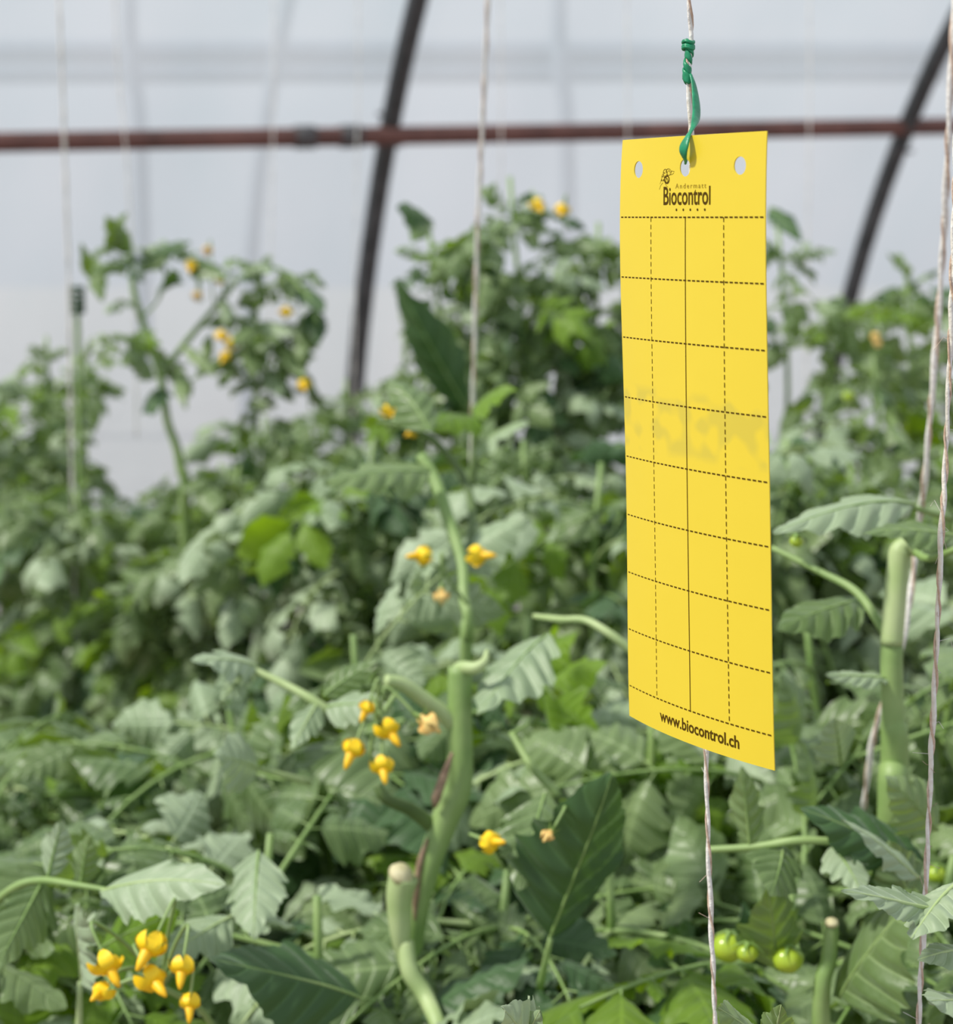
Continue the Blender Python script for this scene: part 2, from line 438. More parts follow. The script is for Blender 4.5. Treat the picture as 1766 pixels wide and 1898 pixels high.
for (x0, x1, d, y1, lab) in ((215, 250, 3.4, 560, 'blurred white twine crossing the rusty pipe second from the left edge'),
                  (508, 498, 4.2, 700, 'faint white twine just left of the near dark hoop'),
                  (664, 655, 4.3, 760, 'faint white twine touching the left side of the near dark hoop'),
                  (928, 925, 4.4, 500, 'faint white twine close right of the twine in the middle'),
                  (1162, 1160, 3.9, 500, 'faint white twine behind the top left corner of the trap'),
                  (1500, 1494, 4.1, 640, 'faint white twine between the trap and the right hoop')):
    twine(lab, [P(x0 - 5, -300, d), P(x0, 60, d + .03), P((x0 + x1) / 2 + 2, 300, d + .05), P(x1, y1, d + .1), P(x1 + 3, y1 + 250, d + .15)], 0.0017, 0.12, pale=True)

# ------------------------------------------------------------------ the yellow sticky trap
UM = [0, 25, 50, 75, 100]
XM = np.array([1150, 1206, 1270, 1340, 1420.0])
VM = np.array([0, 33, 58, 83, 108, 133, 158, 183, 208, 233, 246.5])
YL = [260, 402, 513, 625, 736, 844, 952, 1060, 1165, 1270, 1326]
YC = [252, 401, 521, 638, 754, 868, 983, 1096, 1207, 1317, 1379]
YR = [243, 401, 527, 651, 773, 893.5, 1014, 1133, 1249, 1363, 1429]
XL = [1155, 1149, 1151, 1154, 1157, 1160, 1162, 1163, 1164.5, 1166, 1167]
XC = [1271, 1269.5, 1270, 1270.5, 1271.5, 1272.5, 1274.5, 1276, 1277.5, 1279, 1280]
XR = [1422, 1419, 1419.5, 1422, 1424, 1426, 1428, 1430, 1431.5, 1434, 1436]
pf = lambda y: np.polyfit(VM, y, 4)
FY = [pf(YL), pf(YC), pf(YR)]; FX = [pf(XL), pf(XC), pf(XR)]
def lag(u, a, b, c):
    t = u / 100.0
    return a * (2 * (t - .5) * (t - 1)) + b * (-4 * t * (t - 1)) + c * (2 * t * (t - .5))
def card(u, v, off=0.0):
    """u, v in mm on the card -> world; off in metres towards the viewer"""
    py = lag(u, *[np.polyval(f, v) for f in FY]); px = lag(u, *[np.polyval(f, v) for f in FX])
    d = lag(u, 0.827, 0.785, 0.746) + 0.153 * (v - 123) / 1000.0
    return P(px, py, d - off)

OX, OZ = 0, 0
ORI = card(50, 246.5)
trap = thing('sticky_trap', 'yellow sticky insect trap card hanging from a green tie on the twine', 'insect trap', ORI)
HOLES = [(15, 13.2), (50, 13.0), (85, 13.2)]; HR = 3.6; HS = 6.0
cells = {}; Vuv = []; Fc = []
def vid(u, v):
    k = (round(u, 3), round(v, 3))
    if k not in cells: cells[k] = len(Vuv); Vuv.append((u, v))
    return cells[k]
us = sorted(set([0, 3, 6, 100, 97, 94, 30, 36, 65, 70] + [round(h[0] + HS * k / 3, 3) for h in HOLES for k in (-3, -2, -1, 0, 1, 2, 3)]))
vs = [0, 3.5] + [round(13.1 + HS * k / 3, 3) for k in (-3, -2, -1, 0, 1, 2, 3)] + list(np.linspace(24, 246.5, 40))
for i in range(len(us) - 1):
    for j in range(len(vs) - 1):
        cu = (us[i] + us[i + 1]) / 2; cv = (vs[j] + vs[j + 1]) / 2
        if any(abs(cu - h[0]) < HS and abs(cv - 13.1) < HS for h in HOLES): continue
        Fc.append((vid(us[i], vs[j]), vid(us[i], vs[j + 1]), vid(us[i + 1], vs[j + 1]), vid(us[i + 1], vs[j])))
for (hu, _) in HOLES:
    ring = []
    st = [-3, -2, -1, 0, 1, 2]
    for k in st: ring.append((k, -3))
    for k in st: ring.append((3, k))
    for k in st: ring.append((-k, 3))
    for k in st: ring.append((-3, -k))
    outer = [vid(round(hu + HS * a / 3, 3), round(13.1 + HS * b / 3, 3)) for a, b in ring]
    mids = []; inner = []
    for a, b in ring:
        an = math.atan2(b, a)
        inner.append(vid(hu + HR * math.cos(an), 13.1 + HR * math.sin(an)))
    n = len(ring)
    for k in range(n):
        Fc.append((outer[k], inner[k], inner[(k + 1) % n], outer[(k + 1) % n]))
mb = MB(); mb.add([card(u, v) for u, v in Vuv], Fc, [(u / 1000, v / 1000) for u, v in Vuv])
o = part('card_sheet', mb.mesh('card_sheet', ['card'], origin=ORI), trap)
sm = o.modifiers.new('thick', 'SOLIDIFY'); sm.thickness = 0.0005; sm.offset = 0
es = o.modifiers.new('sharp_rim', 'EDGE_SPLIT'); es.split_angle = math.radians(35)

OFF = 0.0006
def quad(mb, u0, u1, v0, v1, mi=0):
    mb.add([card(u0, v0, OFF), card(u0, v1, OFF), card(u1, v1, OFF), card(u1, v0, OFF)], [(0, 1, 2, 3)], mi=mi)
mb = MB()
for r_ in range(9):
    v = 33 + 25 * r_
    n = 33
    for k in range(n):
        u0 = 0.6 + (99.0) * k / n; quad(mb, u0, u0 + 99.0 / n * 0.66, v - 0.28, v + 0.28)
for c_ in (25, 75):
    for k in range(66):
        v0 = 33 + 200.0 * k / 66; quad(mb, c_ - 0.22, c_ + 0.22, v0, v0 + 200.0 / 66 * 0.62)
for k in range(20):
    quad(mb, 49.75, 50.25, 33 + 10 * k, 43 + 10 * k)
part('printed_grid', mb.mesh('printed_grid', ['print'], smooth=False, origin=ORI), trap, label='brown dashed grid lines')

def text_part(name, body, u0, u1, vbase, vtop, matn, label, offset=0.0, spacing=1.0, refh=None):
    cu = bpy.data.curves.new(name, 'FONT'); cu.body = body; cu.offset = offset; cu.space_character = spacing
    cu.resolution_u = 3; cu.fill_mode = 'FRONT'
    tmp = bpy.data.objects.new('tmp', cu); COL.objects.link(tmp)
    dg = bpy.context.evaluated_depsgraph_get(); dg.update()
    me = tmp.evaluated_get(dg).to_mesh()
    V = np.array([v.co[:] for v in me.vertices]); F = [tuple(p.vertices) for p in me.polygons]
    x0, x1 = V[:, 0].min(), V[:, 0].max(); y1 = V[:, 1].max()
    bpy.data.objects.remove(tmp); bpy.data.curves.remove(cu)
    Q = [card(u0 + (x - x0) / (x1 - x0) * (u1 - u0), vbase - y / y1 * (vbase - vtop), OFF) for x, y, z in V]
    mb = MB(); mb.add(Q, F)
    part(name, mb.mesh(name, [matn], smooth=False, origin=ORI), trap, label=label)
text_part('printed_name', 'Biocontrol', 34.4, 66.6, 27.9, 20.6, 'print', 'brown printed word in heavy letters', offset=0.012)
text_part('printed_small_name', 'Andermatt', 43, 63.8, 21.4, 19.4, 'print_light', 'thin pale printed word', spacing=1.35)
text_part('printed_web_address', 'www.biocontrol.ch', 27.2, 80.6, 241.9, 237.0, 'print', 'brown printed web address', offset=0.02)
mb = MB()
for k in range(5):
    u = 43.8 + k * 4.8
    pts_ = [card(u + 0.55 * math.cos(a), 30.0 + 0.55 * math.sin(a), OFF) for a in np.linspace(0, 2 * math.pi, 9)[:-1]]
    mb.add(pts_, [tuple(range(7, -1, -1))])
part('printed_dots', mb.mesh('printed_dots', ['print'], smooth=False, origin=ORI), trap)
# small insect emblem, drawn as strokes (px coordinates around 1236, 332)
def pxuv(x, y):
    u = float(np.interp(x, XM, UM)); v = (y - (252 + (50 - u) * 0.17)) / 4.52
    return u, v
mb = MB()
def stroke(pts, w=0.8, k=6):
    sp = smooth_path([(a, b, 0) for a, b in pts], k)
    P3 = [np.array([*pxuv(q[0], q[1])]) for q in sp]
    for i in range(len(P3) - 1):
        d = P3[i + 1] - P3[i]; L_ = np.linalg.norm(d) + 1e-9; nrm = np.array([-d[1], d[0]]) / L_ * w * 0.11
        a, b = P3[i], P3[i + 1]
        mb.add([card(*(a - nrm), OFF), card(*(a + nrm), OFF), card(*(b + nrm), OFF), card(*(b - nrm), OFF)], [(0, 1, 2, 3)])
def ring_(cx, cy, rx, ry, w, a0=0, a1=360):
    stroke([(cx + rx * math.cos(math.radians(a)), cy + ry * math.sin(math.radians(a))) for a in np.linspace(a0, a1, 9)], w, 3)
ring_(1239, 320, 5, 6, 0.9); ring_(1233, 323, 4, 8, 1.1); ring_(1236, 334, 4.5, 7, 2.6); ring_(1236, 336, 2, 4, 1.6)
ring_(1229, 331, 3, 6, 0.7)
for (x, y) in ((1240, 318), (1236, 320), (1228, 329), (1230, 335), (1226, 336), (1231, 322)): ring_(x, y, 0.8, 0.9, 1.0)
stroke([(1241, 322), (1245, 318), (1250, 319)], 0.7); stroke([(1241, 325), (1246, 324), (1249, 321)], 0.7)
stroke([(1229, 340), (1225, 345), (1222, 353)], 0.7); stroke([(1233, 341), (1235, 345), (1238, 348)], 0.7)
stroke([(1226, 333), (1224, 340), (1223, 343)], 0.6)
part('insect_emblem', mb.mesh('insect_emblem', ['print'], smooth=False, origin=ORI), trap, label='small line-drawn insect emblem')

# green plastic tie
def ribbon(mb, cpts, widths, thick, normals, mi=0):
    n = len(cpts); V = []; F = []
    for i in range(n):
        c = np.array(cpts[i]); t = np.array(cpts[min(i + 1, n - 1)]) - np.array(cpts[max(i - 1, 0)]); t /= np.linalg.norm(t)
        nn = np.array(normals[i], float); nn -= t * nn.dot(t); nn /= np.linalg.norm(nn); s = np.cross(t, nn)
        w = widths[i] / 2
        for a, b in ((-1, -0.5), (-0.55, -1), (0.55, -1), (1, -0.5), (1, 0.5), (0.55, 1), (-0.55, 1), (-1, 0.5)):
            V.append(c + s * a * w + nn * b * thick / 2)
    for i in range(n - 1):
        for k in range(8):
            k2 = (k + 1) % 8; F.append((i * 8 + k, i * 8 + k2, (i + 1) * 8 + k2, (i + 1) * 8 + k))
    F.append(tuple(range(7, -1, -1))); F.append(tuple((n - 1) * 8 + k for k in range(8)))
    mb.add(V, F, mi=mi)
mb = MB()
for ph0 in (0, math.pi):                       # two flat ends wound round the twine
    cp = []; nr = []; wd = []
    for k in range(40):
        t = k / 39; y = 76 + 76 * t; c = P(1275.5 + 2.5 * math.sin(t * 5 + 1), y, 0.79)
        a = ph0 + t * 2 * math.pi * 1.9
        dd = Vector((math.cos(a), math.sin(a), 0))
        cp.append(c + dd * 0.0012); nr.append(dd); wd.append(0.0036 * (0.75 + 0.25 * math.sin(t * 9)))
    ribbon(mb, cp, wd, 0.0013, nr)
for y in (78, 86, 89):                                 # knot rings
    c = P(1275.5, y, 0.79); tube(mb, [c + Vector((math.cos(a) * .0021, math.sin(a) * .0021, .0004 * math.sin(2 * a))) for a in np.linspace(0, 2 * math.pi, 15)], 0.0008, 7, cap=False)
cps = smooth_path([P(1280, 138, .787), P(1286, 158, .785), P(1290, 190, .781), P(1290, 215, .776), P(1284, 236, .767), P(1275, 252, .7625), P(1268, 270, .7615), P(1266, 284, .7625), P(1269, 296, .7655), P(1271, 300, .769), P(1273, 290, .775)], 6)
n = len(cps); ws = lerp_list([.0016, .0030, .0042, .0042, .0018, .0024, .0046, .0040, .0024, .0020, .0016], n)
nr = [Vector((math.sin(a), -math.cos(a), 0.1)) for a in np.interp(np.linspace(0, 1, n), [0, .3, .45, .6, 1], [0.9, 0.5, -0.7, -0.9, -0.6])]
ribbon(mb, cps, ws, 0.0009, nr)
o_ = P(1275, 150, 0.79)
single('plastic_tie', mb.mesh('plastic_tie', ['tie'], origin=o_), 'green plastic tie wound on the twine and through the trap hole', 'tie', loc=o_)

# ------------------------------------------------------------------ tomato leaves
def leaflet(L_, W_, nu, nv, rs, lobes=4, ld=0.32, droop=0.6, fold=0.25, corr=0.06, twist=0.0, curl=0.4, side=0.0):
    u = np.linspace(0, 1, nu); v = np.linspace(-1, 1, nv)
    U, V = np.meshgrid(u, v, indexing='ij'); aV = np.abs(V)
    env = np.sin(np.pi * np.clip(U, 0, 1) ** 0.62) ** 0.85 + 0.02
    env *= 1 + 0.10 * V * side
    ph = rs.uniform(0, 1, 2)
    sft = np.where(V < 0, ph[0], ph[1])
    sfr = (U * lobes + sft) % 1.0
    lobe = np.where(sfr < 0.78, sfr / 0.78, (1 - sfr) / 0.22)
    ld = ld * (0.75 + 0.5 * np.sin(U * 9 + ph[0] * 20 + V))
    fac = 1 - ld * (1 - lobe) * aV ** 1.5 * np.clip(1.25 - U * 0.5, 0, 1)
    s2 = (U * lobes * 3 + sft) % 1.0
    fac -= 0.07 * (1 - np.where(s2 < .7, s2 / .7, (1 - s2) / .3)) * aV ** 3
    Y = V * W_ / 2 * env * fac
    X = L_ * (U + (0.10 * aV ** 1.5 * env) * (1 - U * 0.7))
    Z = -fold * np.abs(Y) + (-curl) * Y ** 2 / (W_ * 0.5) * 1.0
    Z = Z + corr * W_ * np.cos(2 * np.pi * (U * 6 - 0.8 * aV)) * np.clip(aV * 2, 0, 1) * env * (1.2 - aV * .6)
    Z = Z + 0.05 * W_ * np.sin(U * 5 + rs.uniform(0, 6)) * V + 0.03 * L_ * np.sin(U * 4 + rs.uniform(0, 6)) * 0.6
    Z += 0.05 * W_ * np.sin(U * 17 + rs.uniform(0, 6)) * aV ** 2 * env
    # bend along the length (droop) and twist
    a = droop * (X / L_)
    k = np.where(np.abs(a) < 1e-4, 1e-4, a)
    Xb = L_ * np.sin(a) / max(abs(droop), 1e-3) * np.sign(droop) if abs(droop) > 1e-3 else X
    Zb = -L_ * (1 - np.cos(a)) / droop if abs(droop) > 1e-3 else 0 * X
    Xf = Xb + Z * np.sin(a); Zf = Zb + Z * np.cos(a)
    tw = twist * U
    Yf = Y * np.cos(tw) - Zf * np.sin(tw) * 0.3; Zf = Zf + Y * np.sin(tw)
    Vv = np.stack([Xf, Yf, Zf], -1).reshape(-1, 3)
    UV = np.stack([U, V * 0.5 + 0.5], -1).reshape(-1, 2)
    F = []
    for i in range(nu - 1):
        for j in range(nv - 1):
            q = i * nv + j; F.append((q, q + nv, q + nv + 1, q + 1))
    return Vv, F, UV

def basis(x, zhint):
    x = np.array(x, float); x /= np.linalg.norm(x)
    z = np.array(zhint, float); z = z - x * z.dot(x)
    if np.linalg.norm(z) < 1e-4: z = np.array([0.3, 0.9, 0.1]); z = z - x * z.dot(x)
    z /= np.linalg.norm(z); y = np.cross(z, x)
    return np.stack([x, y, z], 1)

def compound(seed, nu, nv, length=0.24, mats=('leaf', 'stem'), big=1.0, curly=False):
    """petiole along +X with paired leaflets and a terminal one"""
    rs = np.random.default_rng(seed)
    mb = MB()
    arc = rs.uniform(0.5, 1.2); wig = rs.uniform(-0.25, 0.25)
    def rp(t):
        a = arc * t; return np.array([length * math.sin(a) / arc, length * wig * t * t, -length * (1 - math.cos(a)) / arc + 0.03 * length * math.sin(3 * t)])
    def rd(t):
        e = 1e-3; d = rp(t + e) - rp(t); return d / np.linalg.norm(d)
    ts_ = np.linspace(0, 1, 10 if nu > 15 else 6)
    tube(mb, [rp(t) for t in ts_], lerp_list([0.0034, 0.0024, 0.0019, 0.0012], len(ts_)), 6 if nu > 15 else 4, mi=1, cap=False)
    spots = []
    for t in (0.40, 0.64, 0.86):
        for sgn in (-1, 1):
            spots.append((t + rs.uniform(-.03, .03), sgn, rs.uniform(0.068, 0.095) * (0.8 + 0.35 * t) * big))
    for t in (0.28, 0.52, 0.75):
        for sgn in (-1, 1):
            if rs.random() < 0.75: spots.append((t + rs.uniform(-.03, .03), sgn, rs.uniform(0.014, 0.030) * big))
    for (t, sgn, L_) in spots:
        b = rp(t); x = rd(t); up = np.array([0, 0, 1.0]); s = np.cross(up, x) * sgn
        an = rs.uniform(0.9, 1.25)
        d = x * math.cos(an) + s * math.sin(an) + up * rs.uniform(-0.35, 0.25)
        d /= np.linalg.norm(d)
        pl = 0.10 * L_ + 0.004
        tube(mb, [b, b + d * pl * 1.5], [0.0011, 0.0009], 4, mi=1, cap=False)
        B = basis(d, up + rs.normal(0, 0.45, 3))
        small = L_ < 0.04
        V_, F_, U_ = leaflet(L_, L_ * rs.uniform(0.66, 0.90), nu if not small else max(6, nu // 2), nv if not small else 5, rs, lobes=4 if not small else 2,
                             ld=rs.uniform(.22, .45), droop=rs.uniform(0.2, 1.9 if curly else 1.1), fold=rs.uniform(-0.15, 0.45), corr=rs.uniform(0.02, 0.05), twist=rs.uniform(-1.2, 1.2) if curly else rs.uniform(-.5, .5), curl=rs.uniform(0.1, 1.1 if curly else .6))
        mb.add(V_ @ B.T + b + d * pl, F_, U_, 0)
    b = rp(1.0); x = rd(1.0); L_ = rs.uniform(0.09, 0.12) * big
    B = basis(x, np.array([0, 0, 1.0]) + rs.normal(0, 0.2, 3))
    V_, F_, U_ = leaflet(L_, L_ * rs.uniform(.68, .85), nu, nv, rs, lobes=4, ld=rs.uniform(.25, .5), droop=rs.uniform(0.3, 1.0), fold=rs.uniform(0, 0.4), corr=0.04, twist=rs.uniform(-.3, .3))
    mb.add(V_ @ B.T + b, F_, U_, 0)
    return mb.mesh('tomato_leaf', list(mats))

HI = [compound(100 + i, 26, 9) for i in range(9)]
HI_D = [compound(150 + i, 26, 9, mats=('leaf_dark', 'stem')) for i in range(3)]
HI_P = [compound(170 + i, 26, 9, mats=('leaf_pale', 'stem_pale')) for i in range(3)]
HI_L = [compound(190 + i, 26, 9, mats=('leaf_lime', 'stem')) for i in range(2)]
LO = [compound(200 + i, 13, 5, curly=True) for i in range(8)]
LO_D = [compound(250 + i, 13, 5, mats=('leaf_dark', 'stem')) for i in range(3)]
LO_P = [compound(270 + i, 13, 5, curly=True, mats=('leaf_pale', 'stem_pale')) for i in range(2)]
LO_L = [compound(290 + i, 13, 5, mats=('leaf_lime', 'stem')) for i in range(2)]
SAMP = {}
for me in HI + HI_D + HI_P + HI_L + LO + LO_D + LO_P + LO_L:
    a = np.zeros(len(me.vertices) * 3); me.vertices.foreach_get('co', a); a = a.reshape(-1, 3)
    SAMP[me.name] = a[::max(1, len(a) // 70)]

# where no foliage may come (keeps the skyline, the trap and the hero stems clear)
SKYX = [-300, 0, 40, 90, 130, 190, 215, 260, 330, 400, 480, 590, 620, 722, 730, 750, 800, 850, 900, 925, 960, 1000, 1060, 1130, 1150, 1425, 1450, 1490, 1500, 1560, 1620, 1640, 1700, 1766, 2100]
SKYY = [700, 700, 620, 600, 590, 640, 720, 740, 760, 740, 720, 740, 690, 650, 620, 380, 368, 390, 395, 320, 300, 320, 370, 430, 400, 350, 380, 440, 490, 520, 520, 500, 462, 480, 480]
CLEAR = [  # x0, y0, x1, y1, depth: nothing nearer than depth inside
    (1120, 200, 1470, 1460, 0.95), (1290, 1380, 1345, 1898, 0.95), (1690, 0, 1790, 1898, 0.95),
    (0, 0, 1766, 1898, 0.90),
    (825, 1210, 915, 1500, 1.33), (760, 1480, 880, 1700, 1.33), (720, 1240, 850, 1360, 1.30),
    (1625, 985, 1700, 1420, 1.22), (630, 1290, 770, 1450, 1.28), (170, 1725, 390, 1880, 1.12),
    (745, 1005, 925, 1110, 1.45), (850, 380, 900, 760, 1.75),
    (190, 1560, 420, 1680, 1.2), (380, 1730, 640, 1898, 1.2), (925, 1430, 1150, 1760, 1.25),
    (900, 1160, 1040, 1340, 1.3), (1430, 870, 1640, 1010, 1.3), (350, 1180, 620, 1330, 1.35), (1340, 1740, 1500, 1800, 1.15),
    (205, 760, 320, 880, 9.0),
]
def ok_leaf(pts, dmin, sky=True, tol=0.02):
    x, y, d = project(pts)
    if (d < max(dmin, 0.9)).any(): return False
    inside = (x > -250) & (x < W + 250) & (y > -100) & (y < H + 250)
    if not inside.any(): return False
    if sky:
        sy = np.interp(x, SKYX, SKYY)
        if (y < sy - (0 if tol < .1 else -1000 * 0)).mean() > tol: return False
    for (x0, y0, x1, y1, dd) in CLEAR:
        if ((x > x0) & (x < x1) & (y > y0) & (y < y1) & (d < dd)).any(): return False
    return True

def place(root, me, base, direction, scale, uph=(0, 0, 1)):
    B = basis(direction, uph)
    Mx = Matrix.Identity(4)
    for r_ in range(3):
        for c_ in range(3): Mx[r_][c_] = B[r_, c_] * scale
        Mx[r_][3] = base[r_] - root.location[r_]
    return Mx, B

NLEAF = [0]
def add_leaves(root, stem_pts, n, rs, scale, dmin=0.9, sky=True, low=2150, pal=None, elev=(-0.35, 0.75), tol=0.02):
    """hang n compound leaves on the points of a stem"""
    cnt = 0; tries = 0
    S = np.array(stem_pts)
    x, y, d = project(S)
    vis = [i for i in range(len(S)) if y[i] < low and y[i] > -200]
    if not vis: return 0
    far = d[vis].mean() > 1.9
    az0 = rs.uniform(0, 6.28)
    while cnt < n and tries < n * 16:
        tries += 1
        k = rs.random()
        i = vis[int(k * (len(vis) - 1))]
        az = az0 + tries * 2.4 + rs.normal(0, .4)
        if math.sin(az) > 0.35 and rs.random() < 0.6: continue
        el = rs.uniform(*elev)
        dirv = np.array([math.cos(az) * math.cos(el), math.sin(az) * math.cos(el), math.sin(el)])
        q = rs.random()
        if far: pool = LO if q < .52 else LO_D if q < .64 else LO_P if q < .92 else LO_L  # large pale share puts highlights and haze into the far leaves' colour
        else: pool = HI if q < .62 else HI_D if q < .75 else HI_P if q < .93 else HI_L
        me = pool[int(rs.integers(0, len(pool)))]
        top = 1 - i / len(S)
        sc = scale * rs.uniform(0.62, 1.08) * (1 - 0.45 * tries / (n * 16))
        uph = np.array([-0.15, -0.35, 1.0]) + rs.normal(0, .35, 3)
        B = basis(dirv, uph)
        pts = SAMP[me.name] * sc @ B.T + S[i]
        if not ok_leaf(pts, dmin, sky, tol): continue
        Mx, _ = place(root, me, S[i], dirv, sc, uph)
        part('leaf', me, root, Mx); cnt += 1
    NLEAF[0] += cnt
    return cnt

def stem_part(root, pts, r0, r1, name='stem', mat='stem', seg=8, label=None):
    mb = MB(); tube(mb, pts, lerp_list([r0, r1], len(pts)), seg)
    return part(name, mb.mesh(name, [mat], origin=root.location), root, label=label)

PLANTS = {}
def plant(key, label, px, topy, d, n=34, scale=1.0, dmin=0.9, spread=0.06, shoots=3, lean=0.0, seed=None, sky=True, grp=None, rst=0.007, low=1500):
    rs = np.random.default_rng(seed if seed is not None else abs(hash(key)) % 1 + len(PLANTS) * 31 + 5)
    top = P(px, topy + (12 if d > 1.9 else 0), d)
    base = Vector((top.x - lean + rs.normal(0, .02), top.y + rs.normal(0, .03), 0))
    root = thing('tomato_plant', label, 'tomato plant', base, grp)
    PLANTS[key] = root
    zs = np.linspace(0, 1, 26)
    wob = rs.uniform(0, 6, 2)
    pts = [np.array([base.x + (top.x - base.x) * t + 0.018 * math.sin(t * 9 + wob[0]), base.y + (top.y - base.y) * t + 0.018 * math.sin(t * 8 + wob[1]), top.z * t]) for t in zs]
    stem_part(root, pts, rst, 0.0028)
    allp = list(pts[6:])
    m = add_leaves(root, pts[5:], int(n * 0.6), rs, scale, dmin, sky, low=low if d > 1.9 else 2150)
    if d > 1.9: add_leaves(root, pts[-2:], 7, rs, 0.20, dmin, False, elev=(0.1, 1.4))
    if d > 1.9: add_leaves(root, pts[-4:], 6, rs, scale * 0.45, dmin, True, tol=0.6, elev=(0.0, 1.2))
    for k in range(shoots):
        i = int(rs.integers(8, 22)); a = rs.uniform(0, 6.28)
        L_ = rs.uniform(0.12, 0.26)
        q0 = pts[i]; q1 = q0 + np.array([math.cos(a) * L_ * .7, math.sin(a) * L_ * .7, L_ * .8])
        sp_ = smooth_path([q0, (q0 + q1) / 2 + np.array([math.cos(a), math.sin(a), -.3]) * 0.03, q1], 6)
        xx, yy, dd = project(np.array(sp_))
        if (dd < dmin).any() or (sky and (yy < np.interp(xx, SKYX, SKYY) + 15).any()): continue
        bad = False
        for (x0, y0, x1, y1, zz) in CLEAR:
            if ((xx > x0) & (xx < x1) & (yy > y0) & (yy < y1) & (dd < zz)).any(): bad = True
        if bad: continue
        stem_part(root, sp_, 0.0042, 0.002, name='side_shoot', seg=6)
        add_leaves(root, sp_, max(3, int(n * 0.4 / max(shoots, 1))), rs, scale * 0.85, dmin, sky)
    return root

# far rows
far = 'tomato plants in the far rows'
plant('f0', 'far blurred tomato plant at the very left edge under the film', -30, 700, 3.5, 91, 0.70, grp=far)
plant('f1', 'far tomato plant at the left whose top stands just below the blurred twine clip', 70, 610, 3.2, 100, 0.66, grp=far)
plant('f2', 'blurred tomato plant behind the clipped stem at the left', 170, 640, 3.4, 86, 0.63, grp=far)
plant('f3', 'far low tomato plant under the white gap in the foliage', 300, 900, 3.9, 100, 0.70, grp=far)
plant('f4', 'far tomato plant between the branching flowering plant and the dark hoop', 470, 760, 3.6, 96, 0.66, grp=far)
plant('f5', 'tomato plant growing right in front of the foot of the near hoop', 660, 690, 3.5, 96, 0.66, grp=far)
plant('f6', 'far tomato plant behind the tall dense plant in the middle', 820, 560, 3.6, 76, 0.63, grp=far)
plant('f7', 'far tomato plant mostly behind the upper half of the trap', 1200, 480, 3.1, 91, 0.66, grp=far)
plant('f8', 'tomato plant just right of the trap with a drooping dark top leaf', 1440, 395, 2.7, 40, 0.59, grp=far)
plant('f9', 'blurred tomato plant below the foot of the right hoop', 1560, 535, 3.0, 52, 0.63, grp=far)
plant('f10', 'blurred tomato plant with a leafy top right of the right hoop', 1700, 475, 3.0, 52, 0.63, grp=far)
plant('f11', 'far tomato plant cut by the right edge of the view', 1830, 500, 3.2, 50, 0.70, grp=far)
plant('f12', 'second-row tomato plant behind the tan twine at the right', 1640, 640, 2.5, 50, 0.66, grp=far)
plant('c1', 'tall dense tomato plant in the middle reaching above the others', 965, 315, 2.45, 110, .48, shoots=8, rst=.008, low=1000)
plant('c2', 'tall leafy tomato plant close left of the trap top', 1085, 400, 2.6, 100, .50, shoots=7, low=1000)
plant('c3', 'tomato plant with long dark leaves beside the middle twine', 810, 400, 2.5, 90, .42, shoots=6, low=1000)
# middle rows
mid = 'tomato plants in the middle rows'
for i, (x, ty, d, lab) in enumerate((
        (-10, 860, 3.0, 'middle-row tomato plant at the left edge below the blurred far leaves'),
        (130, 900, 2.9, 'middle-row tomato plant around the blurred pale twine at the left'),
        (300, 960, 2.8, 'middle-row tomato plant below the forked flowering stem'),
        (450, 850, 2.8, 'middle-row tomato plant with dark gaps below the orange and yellow flowers'),
        (600, 900, 2.3, 'middle-row tomato plant left of the long arching pale stem'),
        (700, 800, 2.2, 'middle-row tomato plant with pale serrated leaves below the dark hoop'),
        (1000, 800, 2.1, 'middle-row tomato plant left of the middle of the trap'),
        (1130, 860, 1.9, 'middle-row tomato plant touching the left edge of the trap'),
        (1300, 800, 2.0, 'tomato plant hidden in great part by the yellow trap'),
        (1480, 800, 2.0, 'middle-row tomato plant close right of the trap'),
        (1600, 850, 2.1, 'middle-row tomato plant behind the thick bent stem at the right'),
        (1750, 820, 2.0, 'middle-row tomato plant behind the loosely wound twine at the right edge'))):
    plant('m%d' % i, lab, x, ty, d, 95, .68, grp=mid, low=1800)
# near rows
near = 'tomato plants in the near rows'
for i, (x, ty, d, lab) in enumerate((
        (-60, 1420, 1.75, 'near tomato plant at the left edge above the lower left leaves'),
        (110, 1450, 1.8, 'near tomato plant with dark gaps above the long left leaf'),
        (280, 1400, 1.75, 'near tomato plant between the left edge and the pale lobed leaf'),
        (450, 1290, 1.65, 'near tomato plant behind the pale lobed leaf'),
        (620, 1180, 1.6, 'near tomato plant behind the three yellow flowers left of the cut stem'),
        (960, 1150, 1.55, 'near tomato plant right of the thick cut stem'),
        (1090, 1250, 1.5, 'near tomato plant between the cut stem and the trap'),
        (1250, 1300, 1.45, 'near tomato plant below the trap to the left of its twine'),
        (1400, 1350, 1.45, 'near tomato plant below the lower right corner of the trap'),
        (1530, 1150, 1.6, 'near tomato plant left of the thick bent stem'),
        (1790, 1150, 1.5, 'near tomato plant at the right edge behind the wound twine'))):
    plant('n%d' % i, lab, x, ty, d, 50, .85, dmin=1.15, grp=near)
front = 'tomato plants at the bottom of the view'
